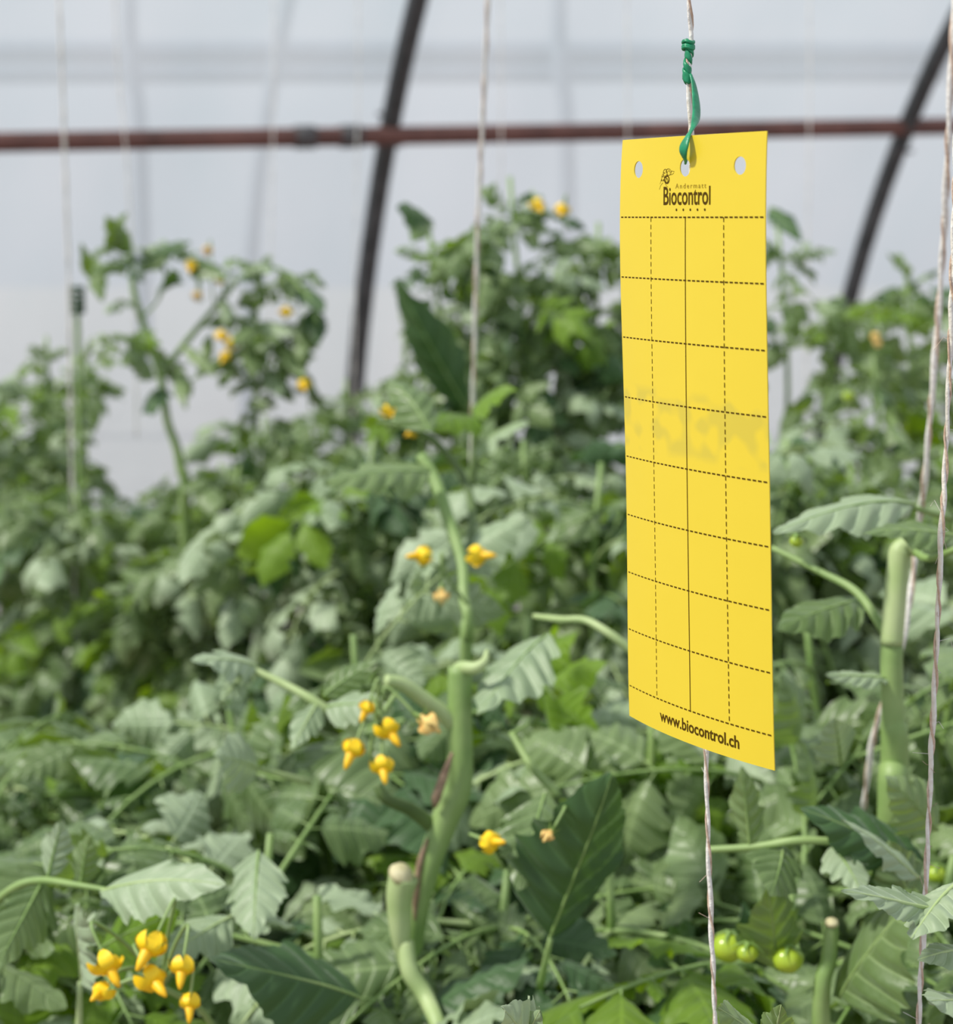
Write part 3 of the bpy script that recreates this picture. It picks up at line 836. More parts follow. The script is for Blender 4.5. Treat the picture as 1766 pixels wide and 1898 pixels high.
for i, (x, ty, d, lab) in enumerate((
        (40, 1600, 1.30, 'front tomato plant in the bottom left corner'),
        (460, 1560, 1.30, 'front tomato plant around the large dark leaf at the bottom'),
        (640, 1650, 1.25, 'front tomato plant left of the foot of the cut stem'),
        (980, 1600, 1.35, 'front tomato plant under the big upright dark leaf'),
        (1180, 1620, 1.30, 'front tomato plant at the bottom left of the trap twine'),
        (1420, 1600, 1.30, 'front tomato plant with yellow-green fruits right of the trap twine'),
        (1580, 1560, 1.35, 'front tomato plant left of the wound twine at the bottom right'),
        (1800, 1600, 1.25, 'front tomato plant in the bottom right corner'))):
    plant('b%d' % i, lab, x, ty, d, 44, .82, dmin=1.0, grp=front)

# ------------------------------------------------------------------ flowers and fruit
def flower_mesh(seed, closed=0.0, mat='petal'):
    rs = np.random.default_rng(seed); mb = MB(); n = 6
    for k in range(n):
        a = k / n * 2 * math.pi + rs.uniform(-.15, .15); L_ = 0.0098 * rs.uniform(.85, 1.1); w = 0.0072
        V = []; nu = 7
        refl = rs.uniform(0.9, 2.2) if not closed else -0.9
        for i in range(nu):
            u = i / (nu - 1)
            hw = w / 2 * (math.sin(math.pi * min(u * .85 + .12, 1)) ** .8)
            rr = 0.0022 + L_ * u * math.cos(refl * u * .9) * (1 - .75 * closed * u)
            xx = 0.003 - L_ * math.sin(refl * u * .8) * u
            for s in (-1, 0, 1):
                yy = hw * s; V.append((xx + (0.0008 if s == 0 else 0), rr * math.cos(a) - yy * math.sin(a), rr * math.sin(a) + yy * math.cos(a)))
        F = [(i * 3 + j, (i + 1) * 3 + j, (i + 1) * 3 + j + 1, i * 3 + j + 1) for i in range(nu - 1) for j in range(2)]
        mb.add(V, F, mi=0)
    tube(mb, [(0, 0, 0), (.004, 0, 0), (.009, .0003, 0), (.0125, .0005, 0)], [.0024, .0028, .0020, .0008], 8, mi=1)
    return mb.mesh('tomato_flower', [mat, 'anther' if mat == 'petal' else mat])
def calyx_mesh():
    mb = MB()
    for k in range(5):
        a = k / 5 * 2 * math.pi + .3; V = []
        for i in range(5):
            u = i / 4; hw = .0012 * (1 - u) + .0001; rr = .001 + .008 * u; xx = .001 - .004 * u * u
            for s in (-1, 1): V.append((xx, rr * math.cos(a) - s * hw * math.sin(a), rr * math.sin(a) + s * hw * math.cos(a)))
        mb.add(V, [(i * 2, i * 2 + 2, i * 2 + 3, i * 2 + 1) for i in range(4)])
    tube(mb, [(-.004, 0, 0), (0, 0, 0), (.001, 0, 0)], [.0009, .0018, .0020], 7)
    return mb.mesh('calyx', ['calyx'])
FL = [flower_mesh(i) for i in range(4)]; FP = [flower_mesh(9, 1.0, 'petal_pale')]; FB = [flower_mesh(12, 1.0)]
CX = calyx_mesh()

def flower(root, px, py, d, sc=1.0, kind='open', dirv=None, detail=True, stem_to=None):
    p = P(px, py, d); rs = np.random.default_rng(int(px * 7 + py))
    dv_ = np.array(dirv if dirv is not None else (rs.uniform(-.8, .8), -0.8, rs.uniform(-.9, .1)))
    me = FL[int(rs.integers(0, 4))] if kind == 'open' else FP[0] if kind == 'pale' else FB[0]
    Mx, B = place(root, me, p, dv_, sc, (0.1, 0, 1))
    o = part('flower', me, root, Mx, label='pale closed yellow flower' if kind == 'pale' else None)
    if detail: part('calyx', CX, o)
    if stem_to is not None:
        q = Vector(stem_to); back = np.array(p) - B[:, 0] * 0.02 * sc
        pp = smooth_path([np.array(p) - B[:, 0] * .003, back + np.array([0, 0, .004]), (back + np.array(q)) / 2 + np.array([0, 0, .008]), np.array(q)], 5)
        stem_part(root, pp, .0009, .0014, name='flower_stalk', seg=5)
    return o

def hero_leaflet(root, a, b, wratio=0.6, mats=('leaf', 'stem'), face=(0, -0.5, 1), seed=1, lobes=4, ld=.3, droop=.4, fold=.2, corr=.05, twist=0., curl=.3, petiole=None, name='leaf', nu=44, nv=13):
    """one leaflet from pixel/depth a (base) to b (tip)"""
    A = np.array(P(*a)); Bp = np.array(P(*b)); L_ = np.linalg.norm(Bp - A)
    rs = np.random.default_rng(seed)
    k = math.sin(droop / 2) / (droop / 2) if abs(droop) > 1e-3 else 1
    L2 = L_ / k
    V_, F_, U_ = leaflet(L2, L2 * wratio, nu, nv, rs, lobes=lobes, ld=ld, droop=droop, fold=fold, corr=corr, twist=twist, curl=curl)
    x = (Bp - A) / L_; Bs = basis(x, face)
    # rotate so that the chord, not the base tangent, follows a->b
    c, s = math.cos(droop / 2), math.sin(droop / 2)
    R = np.array([[c, 0, -s], [0, 1, 0], [s, 0, c]])
    V_ = V_ @ R.T
    mb = MB(); mb.add(V_ @ Bs.T + A, F_, U_, 0)
    # midrib
    mid = V_.reshape(nu, nv, 3)[:, nv // 2] @ Bs.T + A
    tube(mb, [m + Bs[:, 2] * -0.0002 for m in mid], lerp_list([.0011, .0002], nu), 5, mi=1, cap=False)
    if petiole:
        pp = smooth_path([np.array(P(*q)) for q in petiole] + [A], 6); tube(mb, pp, lerp_list([.0028, .0016], len(pp)), 7, mi=1)
    return part(name, mb.mesh(name, list(mats), origin=root.location), root)

def px_stem(root, pts, r, name='stem', mat='stem', seg=12, label=None, k=7):
    pp = smooth_path([np.array(P(*q)) for q in pts], k)
    mb = MB(); tube(mb, pp, lerp_list(r, len(pp)), seg, mi=0)
    return part(name, mb.mesh(name, [mat], origin=root.location), root, label=label)

# ---- hero plant: thick cut stem in the middle
b0 = P(745, 1980, 1.28)
H1 = thing('tomato_plant', 'pruned tomato plant with a thick cut stem left of the trap', 'tomato plant', (b0.x, b0.y, 0))
px_stem(H1, [(735, 5200, 1.7), (742, 2300, 1.32), (748, 1900, 1.27), (765, 1740, 1.26), (790, 1620, 1.25), (828, 1510, 1.25), (850, 1450, 1.25), (852, 1340, 1.25), (852, 1236, 1.25)],
        [.009, .009, .0088, .0075, .0072, .0082, .0098, .0088, .0080, .0076], seg=18, mat='stem')
px_stem(H1, [(853, 1243, 1.25), (862, 1238, 1.245), (882, 1238, 1.24), (898, 1226, 1.24), (903, 1205, 1.245)], [.006, .0045, .004, .003, .0012], name='bent_top', mat='stem_pale')
px_stem(H1, [(856, 1362, 1.253), (826, 1328, 1.247), (780, 1292, 1.24), (745, 1268, 1.235), (715, 1262, 1.23)], [.0055, .0055, .005, .0046, .0042], name='side_branch', mat='stem_pale')
px_stem(H1, [(838, 1395, 1.238), (822, 1440, 1.235), (808, 1480, 1.236), (806, 1496, 1.24)], [.001, .0028, .0032, .0012], name='bark_scar', mat='bark', seg=8, label='brown split bark on the stem')
px_stem(H1, [(792, 1555, 1.243), (778, 1600, 1.243), (771, 1660, 1.246), (769, 1705, 1.25)], [.001, .0022, .0026, .001], name='bark_scar', mat='bark', seg=8, label='brown split bark on the stem')
# cut stub at the foot
px_stem(H1, [(750, 1790, 1.235), (742, 1730, 1.23), (740, 1665, 1.228), (748, 1625, 1.226)], [.004, .0065, .0085, .0095], name='cut_stub', mat='stem_pale', seg=14)
px_stem(H1, [(752, 1745, 1.23), (760, 1800, 1.225), (790, 1850, 1.22), (815, 1910, 1.2), (840, 2000, 1.2)], [.005, .006, .0055, .005, .0045], name='side_branch', mat='stem_pale')
px_stem(H1, [(800, 1530, 1.25), (760, 1500, 1.24), (715, 1480, 1.23), (700, 1455, 1.23)], [.005, .0045, .0038, .003], name='side_branch', mat='stem_dark')
mb = MB(); c = np.array(P(742, 1622, 1.224)); tube(mb, [c, c + np.array([.002, -.002, .003])], [.0085, .0068], 14)
part('cut_face', mb.mesh('cut_face', ['cut'], origin=H1.location), H1)
px_stem(H1, [(745, 1268, 1.235), (705, 1330, 1.22), (690, 1370, 1.22), (688, 1400, 1.22), (705, 1425, 1.22)], [.0016, .0016, .0014, .0012, .001], name='flower_truss', seg=7)
for (x, y, k, s, dv_) in ((720, 1352, 'open', 1.15, (.5, -.7, -.6)), (655, 1388, 'open', 1.15, (-.4, -.6, -.8)), (710, 1420, 'open', 1.1, (.1, -.8, -.6)), (680, 1312, 'open', .8, (-.4, -.3, -.8)), (778, 1330, 'pale', 1.3, (.8, -.4, -.5))):
    flower(H1, x, y, 1.21, s, k, dv_, stem_to=P(700, 1345, 1.22))
# upper flowering shoot behind
b0 = P(866, 1180, 1.45)
H2 = thing('tomato_plant', 'slim tomato plant tied to the middle twine with two orange flowers', 'tomato plant', (b0.x, b0.y, 0))
px_stem(H2, [(860, 3900, 1.9), (862, 1500, 1.50), (868, 1180, 1.45), (860, 1110, 1.46), (856, 1040, 1.48), (830, 960, 1.50), (806, 890, 1.52), (780, 845, 1.53)], [.006, .005, .004, .004, .0042, .005, .005, .0045], mat='stem', seg=12)
px_stem(H2, [(858, 1060, 1.48), (872, 1000, 1.52), (873, 930, 1.56), (850, 870, 1.58), (800, 815, 1.58), (745, 790, 1.58), (700, 782, 1.6)], [.003, .003, .0034, .0032, .003, .0024, .0016], name='side_shoot', mat='stem_dark')
px_stem(H2, [(872, 900, 1.70), (880, 850, 1.70), (881, 800, 1.70), (879, 752, 1.70)], [.004, .004, .0035, .003], name='side_shoot', mat='stem_dark')
px_stem(H2, [(866, 1120, 1.44), (820, 1060, 1.42), (800, 1045, 1.41)], [.0014, .0011, .0009], name='flower_stalk', seg=6)
flower(H2, 784, 1030, 1.41, 1.15, 'open', (-.9, -.5, .05)); flower(H2, 886, 1030, 1.41, 1.2, 'open', (.8, -.5, .1))
flower(H2, 818, 1090, 1.41, 1.0, 'pale', (0, -.2, -1), stem_to=P(822, 1068, 1.42))
for i, (a, b, f, m_) in enumerate((((879, 760, 1.69), (955, 722, 1.62), (.1, -.8, .6), 'leaf_lime'), ((878, 770, 1.69), (800, 800, 1.6), (0, -.7, .7), 'leaf_lime'),
                                   ((800, 870, 1.50), (600, 900, 1.45), (.0, -.6, .8), 'leaf'), ((880, 830, 1.68), (990, 790, 1.6), (0, -.6, .8), 'leaf_pale'), ((800, 800, 1.55), (720, 700, 1.6), (0, -.7, .7), 'leaf'))):
    hero_leaflet(H2, a, b, .5, (m_, 'stem'), f, seed=40 + i, droop=.5)

# ---- hero plant: bent cut stem at the right
b0 = P(1655, 1400, 1.15)
H3 = thing('tomato_plant', 'tomato plant with a thick pale bent stem near the right twine', 'tomato plant', (b0.x, b0.y, 0))
px_stem(H3, [(1640, 4600, 1.6), (1650, 1900, 1.20), (1658, 1420, 1.16), (1655, 1330, 1.155), (1652, 1220, 1.15), (1655, 1180, 1.15)], [.0085, .0088, .0090, .0080, .0066, .0068, .006], seg=18, mat='stem')
px_stem(H3, [(1652, 1195, 1.148), (1658, 1120, 1.147), (1664, 1050, 1.147), (1668, 1022, 1.147), (1680, 1012, 1.146), (1695, 1022, 1.145)], [.0068, .0068, .0066, .0066, .0052, .0035], name='bent_top', mat='stem_pale', seg=16)
px_stem(H3, [(1695, 1022, 1.145), (1720, 1035, 1.13), (1766, 1020, 1.10), (1800, 1000, 1.1)], [.0028, .0022, .002, .0015], name='side_shoot')
hero_leaflet(H3, (1770, 990, 1.12), (1598, 992, 1.10), .42, ('leaf', 'stem'), (0, -.55, .85), seed=61, droop=.5, fold=.1)
hero_leaflet(H3, (1690, 940, 1.18), (1432, 985, 1.12), .36, ('leaf_pale', 'stem'), (-.1, -.5, .8), seed=62, droop=.7, fold=.3, petiole=[(1760, 960, 1.2)])
hero_leaflet(H3, (1600, 1110, 1.2), (1440, 1170, 1.15), .5, ('leaf', 'stem'), (0, -.5, .8), seed=63, droop=.5)
px_stem(H3, [(1430, 1015, 1.22), (1520, 1060, 1.2), (1590, 1100, 1.18), (1645, 1180, 1.155)], [.0016, .0022, .0026, .003], name='side_shoot')
hero_leaflet(H3, (1650, 1260, 1.15), (1530, 1250, 1.13), .35, ('leaf_pale', 'stem'), (0, -.5, .8), seed=64, droop=.3)
def fruit(root, px, py, d, r, name='unripe_tomato'):
    mb = MB(); V = []; F = []; nu, nv = 12, 18
    for i in range(nu + 1):
        a = math.pi * i / nu
        for j in range(nv):
            b = 2 * math.pi * j / nv; rr = r * math.sin(a) * (1 + .04 * math.cos(5 * b)); V.append((rr * math.cos(b), rr * math.sin(b), r * .88 * math.cos(a)))
    F = [(i * nv + j, (i + 1) * nv + j, (i + 1) * nv + (j + 1) % nv, i * nv + (j + 1) % nv) for i in range(nu) for j in range(nv)]
    mb.add(V, F)
    p = P(px, py, d)
    Mx = Matrix.Translation(Vector(p) - root.location)
    o = part(name, mb.mesh(name, ['fruit']), root, Mx)
    part('calyx', CX, o, Matrix.Translation((0, 0, r * .85)) @ Matrix.Rotation(-math.pi / 2, 4, 'Y') @ Matrix.Scale(1.2, 4))
B5 = PLANTS['b5']
fruit(B5, 1385, 1766, 1.1, .0062); fruit(B5, 1460, 1778, 1.1, .0088); fruit(B5, 1350, 1755, 1.13, .010)
fruit(H3, 1476, 1003, 1.2, .0045); fruit(PLANTS['f9'], 1572, 735, 2.5, .008); fruit(PLANTS['m11'], 1735, 1620, 1.3, .007)
px_stem(B5, [(1310, 1575, 1.12), (1400, 1570, 1.11), (1480, 1558, 1.10), (1560, 1562, 1.10), (1600, 1580, 1.12)], [.002, .0024, .0026, .002, .0015], name='leaf_stalk')
hero_leaflet(B5, (1390, 1570, 1.11), (1375, 1420, 1.10), .45, ('leaf', 'stem'), (-.2, -1, .3), seed=71, droop=.3)
hero_leaflet(B5, (1450, 1568, 1.11), (1430, 1660, 1.07), .8, ('leaf', 'stem'), (.1, -1, .4), seed=72, droop=.5, lobes=3)
hero_leaflet(B5, (1540, 1565, 1.1), (1600, 1660, 1.06), .6, ('leaf_pale', 'stem'), (0, -.8, .7), seed=73, droop=.5)
hero_leaflet(B5, (1440, 1800, 1.12), (1420, 1640, 1.08), .6, ('leaf', 'stem'), (0, -1, .5), seed=74, droop=.4)
px_stem(PLANTS['b6'], [(1525, 2100, 1.12), (1522, 1850, 1.1), (1535, 1780, 1.1), (1542, 1712, 1.1)], [.006, .005, .0048, .004], name='cut_stub')

B6 = PLANTS['b6']; B7 = PLANTS['b7']
hero_leaflet(B6, (1705, 1625, 1.06), (1557, 1522, 1.03), .34, ('leaf_pale', 'stem_pale'), (.3, -.5, .9), seed=75, droop=.3, fold=.1)
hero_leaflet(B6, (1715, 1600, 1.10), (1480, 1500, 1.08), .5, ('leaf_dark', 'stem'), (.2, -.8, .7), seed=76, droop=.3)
hero_leaflet(B6, (1560, 1850, 1.10), (1700, 1650, 1.04), .75, ('leaf', 'stem'), (-.8, -.5, .8), seed=77, droop=.35, lobes=5, ld=.2)
hero_leaflet(B7, (1740, 1540, 1.10), (1640, 1440, 1.08), .7, ('leaf', 'stem'), (-.2, -.9, .6), seed=78, droop=.4)
hero_leaflet(B7, (1690, 1700, 1.10), (1650, 1560, 1.08), .7, ('leaf', 'stem'), (0, -1, .5), seed=79, droop=.4)
hero_leaflet(B7, (1560, 1420, 1.18), (1545, 1330, 1.15), .7, ('leaf_pale', 'stem'), (0, -1, .5), seed=80, droop=.3)
mb = MB(); c = np.array(P(1541, 1712, 1.098)); tube(mb, [c, c + np.array([0, -.0005, .002])], [.0042, .0034], 12)
part('cut_face', mb.mesh('cut_face', ['cut'], origin=B6.location), B6)

# ---- other marked leaves
B3 = PLANTS['b3']; B1 = PLANTS['b1']; B0 = PLANTS['b0']
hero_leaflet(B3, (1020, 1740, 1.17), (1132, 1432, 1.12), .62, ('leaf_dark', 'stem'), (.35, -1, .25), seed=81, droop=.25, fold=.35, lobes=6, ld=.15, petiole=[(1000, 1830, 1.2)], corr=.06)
hero_leaflet(B3, (1010, 1470, 1.2), (960, 1650, 1.15), .7, ('leaf', 'stem'), (0, -1, .6), seed=82, droop=.5)
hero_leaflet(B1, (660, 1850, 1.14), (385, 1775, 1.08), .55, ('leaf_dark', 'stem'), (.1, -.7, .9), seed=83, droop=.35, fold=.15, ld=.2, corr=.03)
px_stem(B0, [(-60, 1720, 1.2), (20, 1650, 1.17), (75, 1632, 1.16), (140, 1640, 1.14), (200, 1650, 1.13)], [.003, .0028, .0024, .002, .0016], name='leaf_stalk', mat='stem')
hero_leaflet(B0, (185, 1648, 1.13), (418, 1640, 1.08), .48, ('leaf_pale', 'stem_pale'), (0, -.6, .8), seed=84, droop=.4, fold=.15, lobes=5, ld=.35)
hero_leaflet(B0, (75, 1640, 1.16), (-10, 1800, 1.1), .5, ('leaf', 'stem'), (.3, -.8, .5), seed=85, droop=.5)
hero_leaflet(B0, (90, 1625, 1.16), (115, 1520, 1.15), .6, ('leaf_pale', 'stem'), (0, -.8, .6), seed=86, droop=.3)
hero_leaflet(B0, (150, 1640, 1.14), (165, 1545, 1.13), .6, ('leaf', 'stem'), (0, -.8, .6), seed=87, droop=.4)
hero_leaflet(B0, (148, 1820, 1.14), (150, 1680, 1.10), .85, ('leaf_pale', 'stem_pale'), (-.9, -.7, .5), seed=88, droop=.2, lobes=3, ld=.5, petiole=[(146, 1960, 1.15)])
hero_leaflet(B1, (185, 1760, 1.2), (330, 1690, 1.14), .5, ('leaf_lime', 'stem'), (0, -.8, .5), seed=89, droop=.3)
hero_leaflet(B1, (430, 1700, 1.17), (300, 1780, 1.12), .6, ('leaf_pale', 'stem_pale'), (0, -.6, .9), seed=90, droop=.5)
hero_leaflet(B1, (480, 1580, 1.2), (470, 1740, 1.14), .55, ('leaf_pale', 'stem'), (0, -1, .4), seed=91, droop=.5)
N5 = PLANTS['n5']
hero_leaflet(N5, (1015, 1180, 1.3), (885, 1325, 1.22), .5, ('leaf_pale', 'stem'), (-.5, -.9, .6), seed=92, droop=.5, lobes=5, corr=.07)
px_stem(N5, [(990, 1142, 1.3), (1040, 1148, 1.28), (1085, 1150, 1.27), (1130, 1175, 1.26), (1175, 1210, 1.26)], [.0018, .0024, .0026, .0028, .003], name='leaf_stalk', mat='stem_pale')
px_stem(N5, [(948, 1358, 1.3), (985, 1420, 1.28), (1035, 1475, 1.27)], [.0022, .0028, .0028], name='leaf_stalk')
hero_leaflet(N5, (950, 1360, 1.3), (1000, 1330, 1.28), .6, ('leaf', 'stem'), (0, -.8, .6), seed=93)
N3 = PLANTS['n3']
px_stem(N3, [(450, 1232, 1.3), (520, 1265, 1.29), (580, 1298, 1.28), (640, 1340, 1.28), (690, 1395, 1.27)], [.0022, .0026, .003, .0032, .003], name='leaf_stalk', mat='stem_pale')
hero_leaflet(N3, (475, 1235, 1.3), (355, 1222, 1.25), .55, ('leaf_pale', 'stem_pale'), (0, -.7, .8), seed=94, droop=.3, ld=.4)
hero_leaflet(N3, (460, 1240, 1.3), (410, 1300, 1.27), .5, ('leaf_pale', 'stem_pale'), (0, -.8, .7), seed=95)
hero_leaflet(N3, (590, 1300, 1.28), (540, 1390, 1.25), .5, ('leaf_pale', 'stem_pale'), (0, -.8, .7), seed=96)
hero_leaflet(N3, (480, 1425, 1.28), (400, 1400, 1.24), .9, ('leaf_pale', 'stem_pale'), (0, -1, .5), seed=97, ld=.15, lobes=3, petiole=[(575, 1450, 1.3)])
hero_leaflet(N3, (600, 1290, 1.28), (700, 1220, 1.28), .5, ('leaf', 'stem'), (0, -.8, .7), seed=98)
hero_leaflet(N3, (600, 1310, 1.28), (720, 1310, 1.25), .6, ('leaf_pale', 'stem'), (0, -.8, .7), seed=99)

# ---- sharp near leaf tips at the bottom and at the right
b0 = P(1830, 1700, 0.86)
H4 = thing('tomato_plant', 'nearest tomato plant whose sharp serrated leaf crosses the right twine', 'tomato plant', (b0.x + .05, b0.y, 0))
px_stem(H4, [(1990, 5600, 1.3), (1960, 2400, .86), (1900, 1900, 0.792), (1850, 1740, 0.772)], [.006, .005, .004, .003])
px_stem(H4, [(1850, 1740, 0.772), (1800, 1700, 0.760), (1745, 1680, 0.754)], [.002, .0016, .0012], name='leaf_stalk')
hero_leaflet(H4, (1755, 1690, 0.754), (1556, 1654, 0.722), .30, ('leaf_pale', 'stem_pale'), (-.3, -.75, .75), seed=101, droop=.25, fold=.1, lobes=5, ld=.4, curl=.1, nu=70, nv=17)
hero_leaflet(H4, (1775, 1640, 0.757), (1688, 1738, 0.732), .85, ('leaf_pale', 'stem_pale'), (-.7, -.5, .7), seed=102, droop=.5, lobes=4, ld=.35, nu=60, nv=17)
hero_leaflet(H4, (1820, 1760, 0.762), (1700, 1780, 0.742), .5, ('leaf_pale', 'stem_pale'), (-.5, -.7, .8), seed=103, droop=.4, nu=60, nv=17)
hero_leaflet(H4, (1830, 1880, 0.762), (1722, 1850, 0.722), .6, ('leaf_pale', 'stem_pale'), (-.5, -.7, .7), seed=104, droop=.3, nu=60, nv=17, ld=.4)
b0 = P(1400, 2000, .86)
H5 = thing('tomato_plant', 'near tomato plant whose leaf tips just reach the bottom edge', 'tomato plant', (b0.x, b0.y, 0))
px_stem(H5, [(1300, 5600, 1.3), (1280, 2500, .95), (1260, 2150, .88), (1250, 2060, .86)], [.006, .005, .004, .003])
px_stem(H5, [(1250, 2060, .86), (1340, 1990, .84), (1420, 1960, .83)], [.002, .0018, .0012], name='leaf_stalk')
px_stem(H5, [(1250, 2060, .86), (1100, 2000, .84), (960, 1960, .83)], [.002, .0018, .0012], name='leaf_stalk')
hero_leaflet(H5, (1450, 1955, .825), (1328, 1868, .80), .8, ('leaf', 'stem_pale'), (-.5, -.5, .8), seed=105, droop=.3, lobes=5, ld=.3, nu=60, nv=17)
hero_leaflet(H5, (1425, 1960, .825), (1448, 1862, .80), .5, ('leaf', 'stem_pale'), (0, -.8, .6), seed=106, droop=.3, lobes=4, ld=.3, nu=60, nv=17)
hero_leaflet(H5, (1000, 1960, .83), (930, 1868, .80), .8, ('leaf_pale', 'stem_pale'), (0, -.8, .6), seed=107, droop=.3, lobes=5, ld=.35, nu=60, nv=17)
hero_leaflet(H5, (960, 1950, .83), (1000, 1874, .81), .6, ('leaf_pale', 'stem_pale'), (0, -.8, .6), seed=108, droop=.3, lobes=4, ld=.35, nu=60, nv=17)

# ---- hero plant top-left: forked flowering stem against the film
b0 = P(340, 900, 2.7)
H6 = thing('tomato_plant', 'tall forked tomato plant with yellow flowers against the film at left', 'tomato plant', (b0.x, b0.y, 0))
D6 = 2.7
px_stem(H6, [(350, 2700, 3.2), (345, 1100, 2.75), (335, 870, D6), (310, 780, D6), (298, 700, D6), (272, 620, D6), (250, 550, D6), (243, 480, D6), (240, 440, D6)], [.008, .008, .007, .006, .0058, .0054, .0050, .0045, .0036, .0022], mat='stem')
px_stem(H6, [(296, 700, D6), (340, 640, D6), (390, 580, D6), (430, 530, D6), (470, 500, D6), (520, 500, 2.68), (570, 550, 2.66), (590, 600, 2.65)], [.0048, .0046, .004, .0034, .0028, .0024, .002, .0014], name='side_shoot', mat='stem')
px_stem(H6, [(262, 590, D6), (290, 560, D6), (310, 520, 2.68)], [.002, .0018, .0014], name='leaf_stalk')
for i, (a, b, w, m_) in enumerate((
        ((240, 470), (195, 400), .55, 'leaf'), ((195, 470), (235, 395), .5, 'leaf'), ((300, 540), (322, 500), .8, 'leaf_dark'), ((255, 500), (330, 455), .45, 'leaf'),
        ((262, 480), (355, 450), .3, 'leaf_dark'), ((345, 480), (420, 520), .5, 'leaf'), ((175, 480), (190, 560), .45, 'leaf'), ((240, 490), (160, 510), .3, 'leaf'),
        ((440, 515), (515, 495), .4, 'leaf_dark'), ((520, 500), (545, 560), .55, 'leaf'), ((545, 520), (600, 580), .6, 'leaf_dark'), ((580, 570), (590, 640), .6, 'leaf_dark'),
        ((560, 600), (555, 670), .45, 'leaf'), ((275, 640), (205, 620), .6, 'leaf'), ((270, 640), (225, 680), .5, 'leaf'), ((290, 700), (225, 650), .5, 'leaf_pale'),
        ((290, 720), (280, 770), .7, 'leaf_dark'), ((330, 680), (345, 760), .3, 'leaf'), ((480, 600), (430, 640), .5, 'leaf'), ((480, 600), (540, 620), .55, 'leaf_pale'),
        ((470, 620), (470, 700), .6, 'leaf'), ((520, 640), (560, 700), .5, 'leaf'), ((440, 650), (390, 690), .5, 'leaf'), ((500, 680), (520, 740), .6, 'leaf_pale'), ((390, 620), (375, 690), .3, 'leaf'),
        ((340, 640), (400, 700), .25, 'leaf'), ((170, 520), (150, 450), .35, 'leaf'))):
    rr = np.random.default_rng(300 + i)
    hero_leaflet(H6, (*a, D6 - .01), (*b, D6 - .04 - .03 * rr.random()), w, (m_, 'stem'), (rr.uniform(-.5, .5), -.8, rr.uniform(.2, .9)), seed=300 + i, droop=rr.uniform(.2, .7), nu=22, nv=7)
for st, nn in (([(470, 600), (500, 640), (520, 700), (530, 740)], 26), ([(430, 530), (480, 500), (560, 545), (590, 610)], 12), ([(225, 620), (245, 640), (270, 660), (290, 700)], 7), ([(240, 450), (250, 500), (270, 590)], 8), ([(460, 690), (480, 740), (500, 800)], 14)):
    pp = smooth_path([np.array(P(a, b, D6)) for a, b in st], 5)
    add_leaves(H6, pp, nn, np.random.default_rng(nn), .27, .9, False)
px_stem(H6, [(420, 560, D6), (440, 590, 2.68), (480, 600, 2.68), (500, 690, 2.66)], [.0024, .002, .0018, .0014], name='leaf_stalk')
for (x, y, k) in ((386, 462, 'pale'), (355, 492, 'open'), (408, 518, 'open'), (366, 543, 'pale'), (411, 622, 'open'), (430, 638, 'open'), (418, 660, 'open'), (529, 578, 'open')):
    flower(H6, x, y, 2.66, 1.25 if k == 'open' else 1.3, k, stem_to=P(min(max(x, 360), 500) + 8, 560 if y < 600 else 600, 2.68), detail=False)
for i, (x, y) in enumerate(((563, 713), (720, 762), (735, 745), (765, 800))):
    flower(PLANTS['f4'] if i == 0 else PLANTS['m5'], x, y, 2.5 if i == 0 else 1.85, 1.2 if i == 0 else .95, 'open', detail=False, stem_to=P(x + 12, y + 45, 2.6 if i == 0 else 1.9))
for (x, y) in ((997, 380), (1042, 388)): flower(PLANTS['c1'], x, y, 2.2, 1.15, 'open', detail=False, stem_to=P(x + 5, y + 40, 2.3))
for (x, y) in ((1618, 618), (1628, 632)): flower(PLANTS['f9'], x, y, 2.45, 1.0, 'pale', detail=False, stem_to=P(x, y + 40, 2.5))
for (x, y, s) in ((280, 1752, 1.35), (200, 1788, 1.25), (283, 1815, 1.3), (338, 1792, 1.1), (188, 1838, .9), (352, 1858, 1.0)):
    flower(B1, x, y, 1.06, s * .95, 'open', stem_to=P(300, 1830, 1.1))
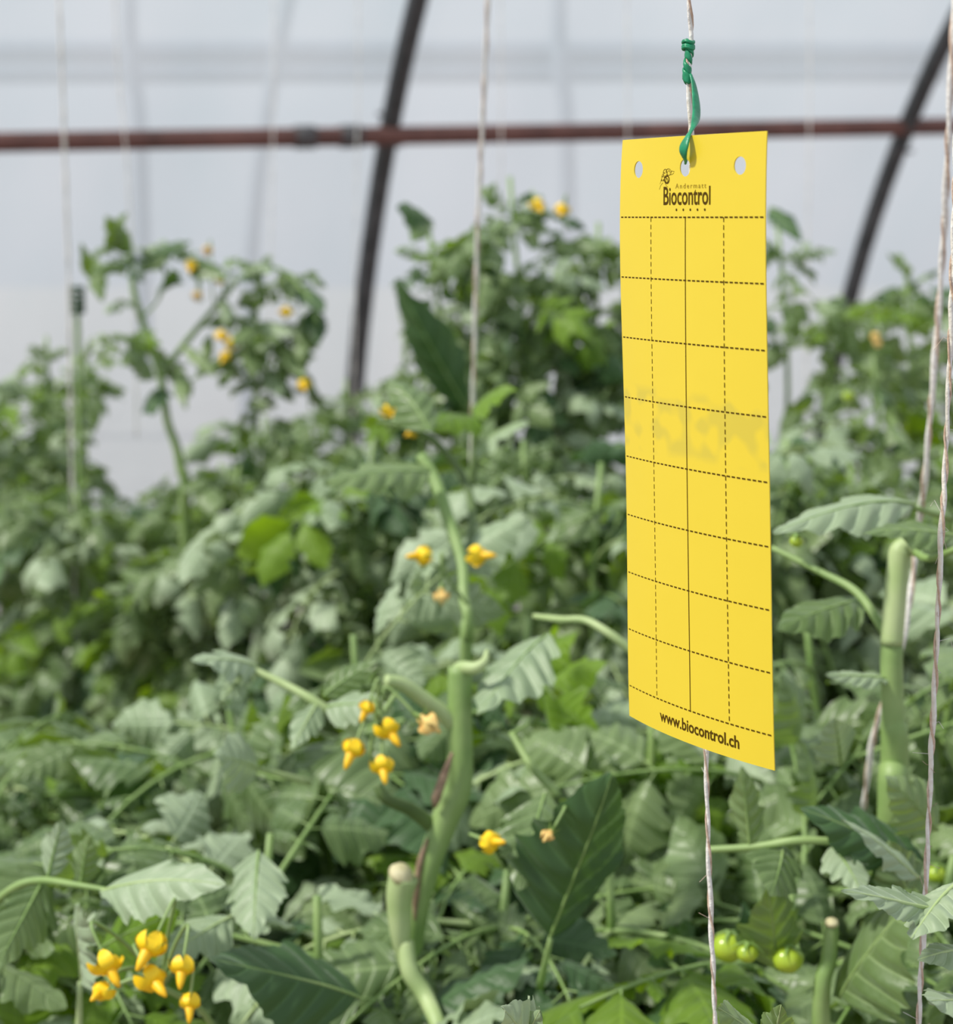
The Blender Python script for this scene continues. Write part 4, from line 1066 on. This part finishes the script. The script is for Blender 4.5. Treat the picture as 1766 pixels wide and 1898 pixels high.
px_stem(B1, [(420, 1960, 1.15), (380, 1880, 1.12), (320, 1840, 1.1), (260, 1815, 1.09), (215, 1825, 1.09)], [.0022, .002, .0018, .0015, .001], name='flower_truss', seg=7)
flower(B3, 910, 1560, 1.16, 1.0, 'open', (.6, -.7, .2), stem_to=P(935, 1610, 1.18)); flower(B3, 1022, 1540, 1.12, .7, 'pale', stem_to=P(1020, 1570, 1.16))

# ---- clipped stem at far left
b0 = P(145, 900, 3.0)
H7 = thing('tomato_plant', 'bare straight tomato stem clipped to the blurred twine at left', 'tomato plant', (b0.x, b0.y, 0))
px_stem(H7, [(150, 2600, 3.4), (148, 1200, 3.05), (148, 900, 3.0), (146, 700, 2.98), (143, 560, 2.96)], [.006, .0055, .005, .0045, .004], mat='stem')
mb = MB()
c = P(143, 556, 2.95)
for dz in np.linspace(-.018, .018, 5):
    tube(mb, [c + Vector((math.cos(a) * .0085, math.sin(a) * .0085, dz)) for a in np.linspace(0, 2 * math.pi, 13)], .0034, 7, cap=False)
tube(mb, [c + Vector((.009, 0, -.02)), c + Vector((.009, 0, .02))], .003, 7)
single('plant_clip', mb.mesh('plant_clip', ['clip'], origin=c), 'dark clip at the top of the bare stem on the left twine', 'clip', loc=c)
# long dark leaf of the plant by the middle twine
C3 = PLANTS['c3']
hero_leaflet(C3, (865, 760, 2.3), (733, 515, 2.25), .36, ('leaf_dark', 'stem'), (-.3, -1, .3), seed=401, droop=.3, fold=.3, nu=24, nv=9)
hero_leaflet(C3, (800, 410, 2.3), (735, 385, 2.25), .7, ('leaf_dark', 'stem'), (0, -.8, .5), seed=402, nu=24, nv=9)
hero_leaflet(C3, (790, 400, 2.3), (765, 450, 2.25), .5, ('leaf', 'stem'), (0, -.8, .5), seed=403, nu=24, nv=9)
hero_leaflet(PLANTS['f8'], (1425, 385, 2.5), (1485, 450, 2.45), .45, ('leaf_dark', 'stem'), (.2, -1, .3), seed=404, droop=.9, nu=24, nv=9)
print('LEAVES', NLEAF[0], 'OBJS', len(bpy.data.objects))
